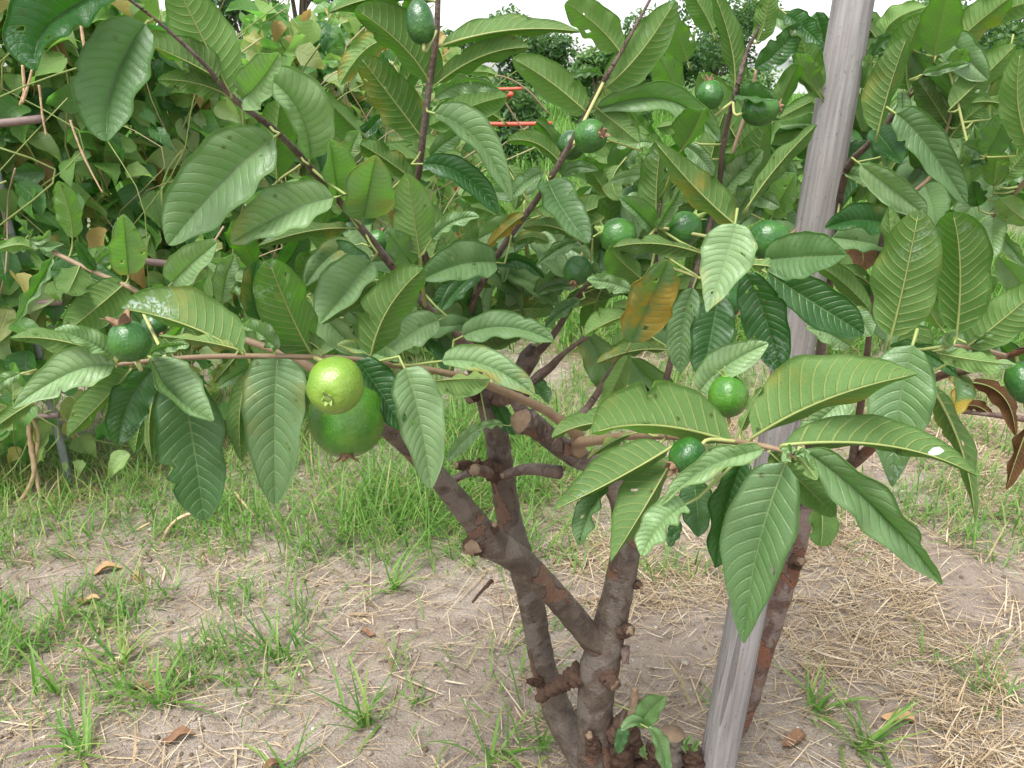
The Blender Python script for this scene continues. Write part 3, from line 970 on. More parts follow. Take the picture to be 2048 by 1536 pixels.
trunk = wood('trunk', [(1196, 1640, 1.0, 92), (1192, 1530, 1.0, 80), (1190, 1460, 1.0, 74), (1190, 1400, 1.0, 76), (1200, 1330, 1.0, 84), (1218, 1260, 1.0, 70),
              (1238, 1170, .99, 64), (1252, 1090, .98, 61), (1246, 1010, .97, 54), (1222, 962, .97, 48), (1185, 930, .97, 44), (1150, 912, .97, 46)], M['bark'], 28, 0.05, seed=1)
wood('stem', [(1190, 1560, 1.02, 60), (1150, 1490, 1.06, 62), (1115, 1420, 1.1, 64), (1092, 1350, 1.11, 54), (1078, 1290, 1.11, 52), (1062, 1200, 1.11, 54), (1037, 1110, 1.11, 58),
              (1017, 1030, 1.11, 54), (1004, 950, 1.11, 52), (995, 880, 1.1, 52), (978, 815, 1.09, 46), (962, 772, 1.08, 40)], M['bark'], 24, 0.05, seed=2)
wood('limb', [(1212, 1312, 1.0, 54), (1165, 1255, .985, 54), (1100, 1180, .955, 54), (1035, 1118, .925, 60), (985, 1085, .9, 66), (940, 1032, .875, 52), (885, 965, .84, 47),
              (830, 905, .81, 44), (785, 865, .79, 42), (735, 825, .77, 36), (680, 785, .78, 28)], M['bark'], 22, 0.05, seed=3)
wood('limb', [(1150, 912, .97, 48), (1112, 886, .965, 46), (1075, 856, .96, 48), (1052, 838, .955, 52)], M['bark'], 20, 0.06, seed=4)
wood('limb', [(1285, 1640, 1.06, 56), (1340, 1590, 1.07, 52), (1425, 1520, 1.10, 48), (1480, 1435, 1.13, 45), (1520, 1310, 1.16, 52), (1562, 1180, 1.18, 50), (1588, 1095, 1.19, 48),
              (1608, 1035, 1.19, 44), (1640, 972, 1.19, 32), (1700, 930, 1.18, 26), (1770, 870, 1.06, 20), (1830, 785, .92, 18), (1880, 752, .85, 17), (1960, 735, .78, 15), (2070, 690, .70, 14)], M['bark3'], 20, 0.08, seed=5)
BR = []


def branch(pts, mat='bark2', sides=10, bump=0.06, seed=0):
    BR.append(wood('branch', pts, M[mat], sides, bump, seed=seed))


branch([(1052, 842, .955, 34), (1040, 815, .95, 30), (1010, 765, .94, 25), (960, 710, .92, 21), (860, 620, .9, 18), (750, 490, .85, 18), (660, 380, .8, 16), (560, 270, .75, 14), (470, 200, .72, 12),
        (410, 130, .7, 9), (330, 55, .68, 7), (240, -15, .66, 6)], seed=11)
branch([(1120, 945, .97, 30), (1060, 938, 1.0, 25), (1012, 948, 1.03, 18)], seed=12)
branch([(1158, 905, .96, 34), (1152, 868, .945, 30), (1122, 842, .925, 24), (1080, 815, .9, 20), (1000, 780, .85, 17), (930, 755, .8, 16), (870, 742, .77, 14), (800, 732, .74, 13), (700, 718, .68, 12),
        (600, 714, .64, 12), (500, 712, .62, 12), (400, 714, .6, 12), (300, 722, .58, 11), (232, 729, .57, 7)], 'twig', seed=13)
branch([(1140, 852, .945, 18), (1175, 815, .95, 16), (1215, 755, .93, 14), (1240, 715, .9, 12), (1262, 688, .88, 11), (1295, 620, .85, 9), (1312, 560, .83, 8), (1312, 465, .8, 8), (1322, 400, .8, 6)], seed=14)
branch([(1152, 885, .95, 26), (1200, 880, .87, 21), (1255, 872, .78, 18), (1342, 873, .65, 15), (1451, 881, .56, 14), (1508, 889, .52, 13), (1560, 900, .50, 10), (1592, 916, .49, 8)], 'twig', seed=15)
branch([(962, 772, 1.08, 30), (1005, 790, 1.07, 28), (1042, 745, 1.05, 40), (1060, 712, 1.05, 44), (1068, 690, 1.05, 20)], 'bark2', seed=16)
branch([(1062, 715, 1.05, 20), (1092, 688, 1.02, 16), (1120, 650, 1.0, 14), (1150, 600, .98, 12), (1178, 565, .95, 9)], seed=17)
branch([(1042, 795, 1.0, 26), (1075, 755, .98, 22), (1100, 735, .97, 19), (1130, 705, .95, 11), (1178, 670, .93, 8)], seed=18)
branch([(965, 780, 1.08, 28), (930, 680, 1.02, 18), (945, 605, .98, 15), (990, 520, .95, 15), (1025, 465, .93, 14), (1080, 390, .9, 13), (1140, 290, .86, 13), (1190, 195, .82, 12), (1215, 150, .8, 10),
        (1250, 90, .8, 7), (1300, 0, .8, 6), (1320, -35, .8, 5)], seed=19)
branch([(960, 775, 1.06, 26), (885, 600, 1.0, 16), (828, 440, .95, 14), (838, 340, .9, 15), (850, 240, .88, 15), (860, 160, .87, 14), (872, 80, .86, 13), (876, 0, .85, 12), (878, -45, .85, 10)], seed=20)
branch([(680, 785, .78, 26), (600, 722, .79, 18), (450, 665, .8, 14), (330, 620, .81, 12), (260, 575, .82, 11), (180, 540, .84, 10), (100, 500, .86, 9), (62, 478, .87, 6)], 'twig', seed=21)
branch([(1240, 1000, .975, 24), (1290, 885, .97, 17), (1332, 760, .95, 14), (1362, 640, .93, 13), (1400, 520, .92, 12), (1435, 390, .92, 12), (1448, 280, .9, 12), (1475, 170, .88, 11), (1495, 100, .88, 8),
        (1520, 50, .88, 6), (1545, -10, .88, 5)], 'bark2', seed=22)
branch([(1608, 1035, 1.19, 34), (1622, 900, 1.19, 26), (1642, 700, 1.17, 20), (1668, 500, 1.12, 16), (1690, 350, 1.05, 14), (1740, 285, 1.0, 14), (1790, 225, .98, 13), (1830, 175, .97, 12), (1868, 115, .95, 9),
        (1900, 50, .94, 6), (1925, -20, .94, 5)], 'bark2', seed=23)
branch([(1705, 925, 1.17, 18), (1728, 760, 1.02, 13), (1746, 600, .95, 12), (1756, 540, .93, 12), (1768, 465, .92, 12), (1800, 446, .9, 8)], seed=24)
branch([(1765, 452, .92, 11), (1820, 390, .95, 9), (1868, 340, .97, 8), (1905, 215, .97, 6)], 'twig', seed=25)
branch([(2010, 712, .73, 12), (1960, 698, .67, 10), (1905, 690, .64, 7)], 'twig', seed=26)
branch([(2075, 842, .92, 15), (1990, 830, .9, 12), (1925, 824, .9, 8)], 'bark3', seed=27)
branch([(1880, 560, 1.0, 12), (1950, 470, .95, 11), (2000, 420, .92, 10), (2060, 350, .88, 9)], 'twig', seed=28)
branch([(1868, 115, .95, 8), (1895, 130, .94, 6), (1940, 310, .9, 5)], 'green_twig', seed=29)
branch([(1077, 700, 1.04, 10), (1066, 600, 1.02, 10), (1053, 490, 1.0, 9), (1048, 400, 1.0, 6)], 'green_twig', seed=30)
branch([(1100, 230, 1.2, 4), (1060, 185, 1.2, 4), (1020, 158, 1.2, 4), (980, 148, 1.2, 4)], 'twig', 6, seed=31)
branch([(1055, 275, 1.2, 4), (1030, 235, 1.2, 4), (1000, 190, 1.2, 4), (985, 175, 1.2, 4)], 'twig', 6, seed=32)
branch([(1512, 140, .93, 7), (1500, 200, .93, 8), (1470, 290, .92, 8), (1440, 390, .92, 8)], 'twig', seed=33)
branch([(600, 330, .79, 5), (545, 380, .82, 5), (560, 470, .86, 6), (590, 600, .86, 7), (605, 715, .79, 8)], 'green_twig', seed=34)
branch([(840, 512, .76, 7), (842, 540, .79, 8), (850, 612, .88, 8)], 'green_twig', seed=35)
ALLSK = np.vstack(SKEL)
_z = ALLSK[:, 1] * CP - (ALLSK[:, 2] - EYE[2]) * SP
SKPX = np.stack([CX + FPX * ALLSK[:, 0] / _z, CY + FPX * (-(ALLSK[:, 2] - EYE[2]) * CP - ALLSK[:, 1] * SP) / _z], 1)

# pruning stubs and knots
def stub(px, py, Y, dpx, ex, ey, eY, epx, mat='bark2', seed=0, cut=True):
    a, b = at(px, py, Y), at(ex, ey, eY)
    ra, rb = 0.5 * dpx * mpp(a), 0.5 * epx * mpp(b)
    S, r = smooth_path(np.array([a, a * .5 + b * .5 + np.array([0, 0, .002]), b]), np.array([ra, (ra + rb) / 2 * 1.05, rb]), 26)
    V, F = tube(S, r, 18, 0.42 if mat == 'dead_bark' else .16, seed, True, 260 if mat == 'dead_bark' else 120)
    idx = [0] * len(F)
    if cut:
        idx[-1] = 1
    obj('stub', mesh_from('stub', V, F, [M[mat], M['cut']], mat_idx=idx), TREE)


stub(1075, 858, .958, 46, 1040, 842, .93, 50, 'bark', 1)
stub(962, 1088, .9, 46, 942, 1098, .87, 34, 'dead_bark', 2)
stub(985, 1080, .9, 24, 990, 1048, .87, 12, 'dead_bark', 3)
stub(1250, 1292, .99, 20, 1251, 1328, .97, 14, 'bark2', 4)
stub(1236, 1262, .99, 30, 1262, 1262, .96, 20, 'dead_bark', 5)
stub(1205, 1345, .98, 34, 1232, 1372, .95, 22, 'dead_bark', 6)
stub(1160, 1345, 1.0, 40, 1075, 1398, 1.02, 16, 'dead_bark', 7)
stub(1085, 1370, 1.09, 18, 1050, 1362, 1.06, 8, 'dead_bark', 8)
stub(1270, 1170, .98, 20, 1284, 1176, .96, 8, 'dead_bark', 9)
stub(1000, 945, 1.08, 44, 912, 930, 1.04, 14, 'dead_bark', 10)
stub(985, 950, 1.08, 24, 950, 940, 1.0, 22, 'bark3', 11)
stub(940, 945, 1.04, 16, 888, 972, 1.02, 12, 'bark2', 12)
stub(1060, 938, 1.0, 20, 1004, 952, .97, 13, 'bark2', 13)
stub(1190, 1500, .97, 30, 1178, 1470, .95, 14, 'dead_bark', 14)
stub(1220, 1470, .98, 40, 1262, 1432, .98, 20, 'dead_bark', 15)
stub(1240, 1450, .98, 34, 1288, 1400, 1.0, 12, 'bark2', 16)
stub(1265, 1440, .98, 24, 1270, 1375, .99, 14, 'cut', 17)
stub(1590, 1130, 1.16, 26, 1602, 1122, 1.14, 18, 'dead_bark', 18)
stub(950, 790, 1.07, 24, 938, 802, 1.05, 18, 'dead_bark', 19)
stub(995, 800, 1.07, 30, 1020, 795, 1.05, 28, 'bark3', 20)
stub(985, 1160, .97, 8, 945, 1205, .96, 4, 'dead_bark', 21)
# sawn coppice stump and the rough root crown
stub(1330, 1560, 1.0, 60, 1346, 1466, 1.01, 50, 'bark', 30)
for k, (a, b, c, d, e) in enumerate([(1270, 1500, 40, 1255, 1445), (1300, 1530, 50, 1318, 1495), (1385, 1560, 44, 1388, 1500), (1245, 1540, 60, 1235, 1480), (1310, 1560, 60, 1290, 1530)]):
    stub(a, b, 1.0, c, d, e, .98, c * .6, 'dead_bark', 40 + k, False)

# ------------------------------------------------------------------ leaves
TONE = {'d': (.06, 0, 0, 1), 'm': (.42, 0, 0, 1), 'g': (.62, 0, 0, 1), 'p': (.95, 0, 0, 1), 'b': (.58, 0, .12, 1), 'y': (.92, .16, 0, 1), 'o': (.45, .36, 0, 1), 'w': (.45, 0, .7, 1),
        'r': (.20, .5, 0, .10), 'k': (1.0, .0, 0, 1), 'v': (.42, .07, .05, 1), 'q': (.30, .10, .05, .95)}
VCOL = np.array([0, .10, .28, .48, .68, .86, 1.0])
VALL = np.concatenate([-VCOL[:0:-1], VCOL])
NV = 14


def profile(u, acute=0.0, power=.47, skew=1.0):
    u = np.clip(u, 0, 1)
    w = np.power(np.clip(4 * np.power(u, skew) * (1 - np.power(u, skew)), 0, 1), power)
    return w * (1 - 0.10 * (u - 0.5)) * np.where(u > .86, 1 - ((u - .86) / .14) ** 2 * .35, 1) * (1 - acute * .62 * np.clip((u - .4) / .6, 0, 1) ** 1.25)


def leaf_geo(B, Mi, T, wl, wr, side, seed, rows_per=3, quilt=1.0, bites=0, acute=0.0):
    """double-skinned lamina between base B and tip T through Mi; wl, wr half widths seen from the camera"""
    r = np.random.default_rng(seed)
    Cc = 2 * Mi - 0.5 * (B + T)
    L = np.linalg.norm(Mi - B) + np.linalg.norm(T - Mi)
    W = max(wl, wr, 0.15 * L) * 1.03
    thl = math.acos(min(1, wl / W)) if wl < W else 0
    thr = math.acos(min(1, wr / W)) if wr < W else 0
    thl, thr = min(thl, 1.42), min(thr, 1.42)
    s = np.linspace(0, 1, NV * rows_per + 1)
    S, VV = np.meshgrid(s, VALL, indexing='ij')
    av = np.abs(VV)
    U = S + 0.16 * av ** 1.6 * np.power(np.clip(4 * S * (1 - S), 0, 1), 0.8)
    U = np.clip(U, 0, 1)
    # petiole end of the blade is narrow, tip short-pointed
    w = profile(U, acute, r.uniform(.42, .55), r.uniform(.88, 1.12))
    w = w * (1 + 0.035 * np.sin(U * (9 + 4 * r.random()) + 6 * r.random()) * np.sign(VV) + 0.02 * np.sin(U * 31 + seed))
    for _ in range(bites):
        uc, hw, dp, sg = .15 + .7 * r.random(), .016 + .028 * r.random(), .12 + .25 * r.random(), r.choice([-1, 1])
        w = w * (1 - dp * np.clip(1 - ((U - uc) / hw) ** 2, 0, 1) * (np.sign(VV) == sg))
    t = U[..., None]
    P = (1 - t) ** 2 * B + 2 * t * (1 - t) * Cc + t ** 2 * T
    D = unit(2 * (1 - t) * (Cc - B) + 2 * t * (T - Cc))
    view = unit(P - EYE)
    lat = unit(np.cross(D, view))          # image left of travel
    tow = unit(np.cross(lat, D))
    tow = np.where((np.sum(tow * -view, -1) < 0)[..., None], -tow, tow)
    up = tow if side == 'T' else -tow
    sgn = np.where(VV < 0, 1.0, -1.0)[..., None]      # v<0 : left half
    tw = r.uniform(-.35, .35)
    th0 = np.where(VV < 0, thl, thr) + np.where(VV < 0, 1, -1) * tw * (U - .4)
    # cross curve: steep near the rib, flatter (recurved) at the margin
    curl = 0.28 + 0.2 * r.random()
    a_in, a_out = th0 + curl * .5, th0 - curl * .7
    th = a_in + (a_out - a_in) * av * .5
    off = (av * w * W)[..., None]
    Q = P + off * (sgn * lat * np.cos(th)[..., None] + up * np.sin(th)[..., None])
    nrm = unit(up * np.cos(th0)[..., None] - sgn * lat * np.sin(th0)[..., None])
    q = 0.0011 * quilt * np.power(np.abs(np.sin(math.pi * NV * S)), .75) * np.power(av, .45) * (1 - av ** 2.5) * np.minimum(1, w * 1.4)
    wave = (0.0014 + .0016 * r.random()) * np.sin(U * (14 + 8 * r.random()) + 6 * r.random() + 1.5 * sgn[..., 0]) * av ** 2 * w
    low = 0.0034 * (vnoise(U * 4 + seed, VV * 1.5 + 3, seed) - .5) * av * w * 2
    Q = Q + nrm * (q + wave + low)[..., None]
    thick = 0.00022 + 0.0001 * (1 - av)
    top = Q + nrm * thick[..., None]
    bot = Q - nrm * thick[..., None]
    nr, nc = S.shape
    ii, jj = np.meshgrid(np.arange(nr - 1), np.arange(nc - 1), indexing='ij')
    a = (ii * nc + jj).ravel()
    q4 = np.stack([a, a + 1, a + nc + 1, a + nc], 1)
    N = nr * nc
    if r.random() < .35 and rows_per == 3:                     # insect holes: drop a few cells
        hole = np.zeros(len(q4), bool)
        for _ in range(r.integers(1, 4)):
            hi, hj = int(r.integers(6, nr - 8)), int(r.integers(1, nc - 2))
            hole[hi * (nc - 1) + hj] = True
            if r.random() < .5:
                hole[(hi + 1) * (nc - 1) + hj] = True
        q4 = q4[~hole]
    # orientation of the upper skin: along row +v is right, along +s is D
    e1 = top[nr // 2, nc // 2 + 1] - top[nr // 2, nc // 2]
    e2 = top[nr // 2 + 1, nc // 2] - top[nr // 2, nc // 2]
    flip = np.dot(np.cross(e1, e2), up[nr // 2, nc // 2]) < 0
    ft = q4[:, ::-1] if flip else q4
    fb = (q4 if flip else q4[:, ::-1]) + N
    # rim
    rim = []
    for c, d in ((0, 1), (nc - 1, -1)):
        col = np.arange(nr) * nc + c
        x = np.stack([col[:-1], col[1:], col[1:] + N, col[:-1] + N], 1)
        rim.append(x if (d == 1) == flip else x[:, ::-1])
    rim = np.vstack(rim)
    Fq = np.vstack([ft, fb, rim])
    mi = np.concatenate([np.zeros(len(ft)), np.ones(len(fb)), np.ones(len(rim))])
    V = np.vstack([top.reshape(-1, 3), bot.reshape(-1, 3)])
    uv = np.stack([S.ravel(), (VV.ravel() + 1) / 2], 1)
    uv = np.vstack([uv, uv])
    c = nc // 2
    rib = Q[:, c]
    upc = up[:, c]
    return V, Fq, mi, uv, rib, upc, L


LEAVES = []


def place_leaf(bx, by, mx, my, tx, ty, wl, wr, side, tone, Y, dY=None, name='leaf', parent=TREE, rows=3, bites=None, petiole=True):
    i = len(LEAVES)
    r = random.Random(i * 7 + 3)
    if petiole:
        dpx = np.hypot(SKPX[:, 0] - bx, SKPX[:, 1] - by) + 160 * np.abs(ALLSK[:, 1] - Y)
        jj = int(np.argmin(dpx))
        if dpx[jj] < 60:
            Y = min(max(ALLSK[jj, 1], Y - .07), Y + .07)
    B = at(bx, by, Y)
    Lp = (math.hypot(mx - bx, my - by) + math.hypot(tx - mx, ty - my)) * mpp(B)
    Wr = max(wl, wr) * mpp(B)
    if dY is None:
        need = min(Wr / 0.235, 0.16)
        dl = math.sqrt(max(need * need - Lp * Lp, 0.0004))
        dY = -min(dl, 0.075) * (0.9 if by < ty or side == 'T' else 0.7)
    T = at(tx, ty, Y + dY)
    Mi = at(mx, my, Y + dY * 0.45)
    k = mpp(Mi)
    if bites is None:
        bites = r.choice([0, 0, 0, 1, 1, 2])
    V, F, mi, uv, rib, upc, L = leaf_geo(B, Mi, T, max(wl, 2) * k, max(wr, 2) * k, side, i + 1, rows, 1.0, bites, 1.0 if tone.endswith('a') else r.uniform(0, .35))
    tone = tone[0]
    o = obj(name, mesh_from(name, V, F, [M['leaf_up'], M['leaf_lo']], mat_idx=mi, uv=uv), parent)
    base = TONE[tone]
    o.color = (min(1, max(0, base[0] + r.uniform(-.08, .08))), base[1] + r.choice([0, 0, 0, 0, 0, .06, .1]), base[2] + r.choice([0, 0, 0, .25]), base[3])
    # midrib and petiole
    n = len(rib)
    sel = np.linspace(0, int(n * .97) - 1, 14).astype(int)
    rr = np.interp(np.linspace(0, 1, 14), [0, .3, 1], [.0013, .0009, .00028]) * min(1.25, max(.55, L / .12))
    pts = rib[sel] - upc[sel] * (rr * .55)[:, None]
    if petiole:
        d = np.linalg.norm(ALLSK[:, :3] - B, axis=1)
        j = int(np.argmin(d))
        A = ALLSK[j, :3] if d[j] < .075 else B + unit(B - EYE) * .02 - unit(rib[1] - rib[0]) * .002
        d = np.minimum(d, .03)
        if True:
            dirn = unit(rib[1] - rib[0])
            m1 = B - dirn * min(.012, d[j] * .4)
            m2 = A * .55 + m1 * .45 + np.array([0, 0, -.002])
            pts = np.vstack([A, m2, m1, pts])
            rr = np.concatenate([[.0015, .0013, .0013], rr])
    Vr, Fr = tube(pts, rr, 6)
    obj('midrib', mesh_from('midrib', Vr, Fr, M['rib']), o)
    o.matrix_parent_inverse = Matrix.Translation(-parent.location)
    LEAVES.append(o)
    return o


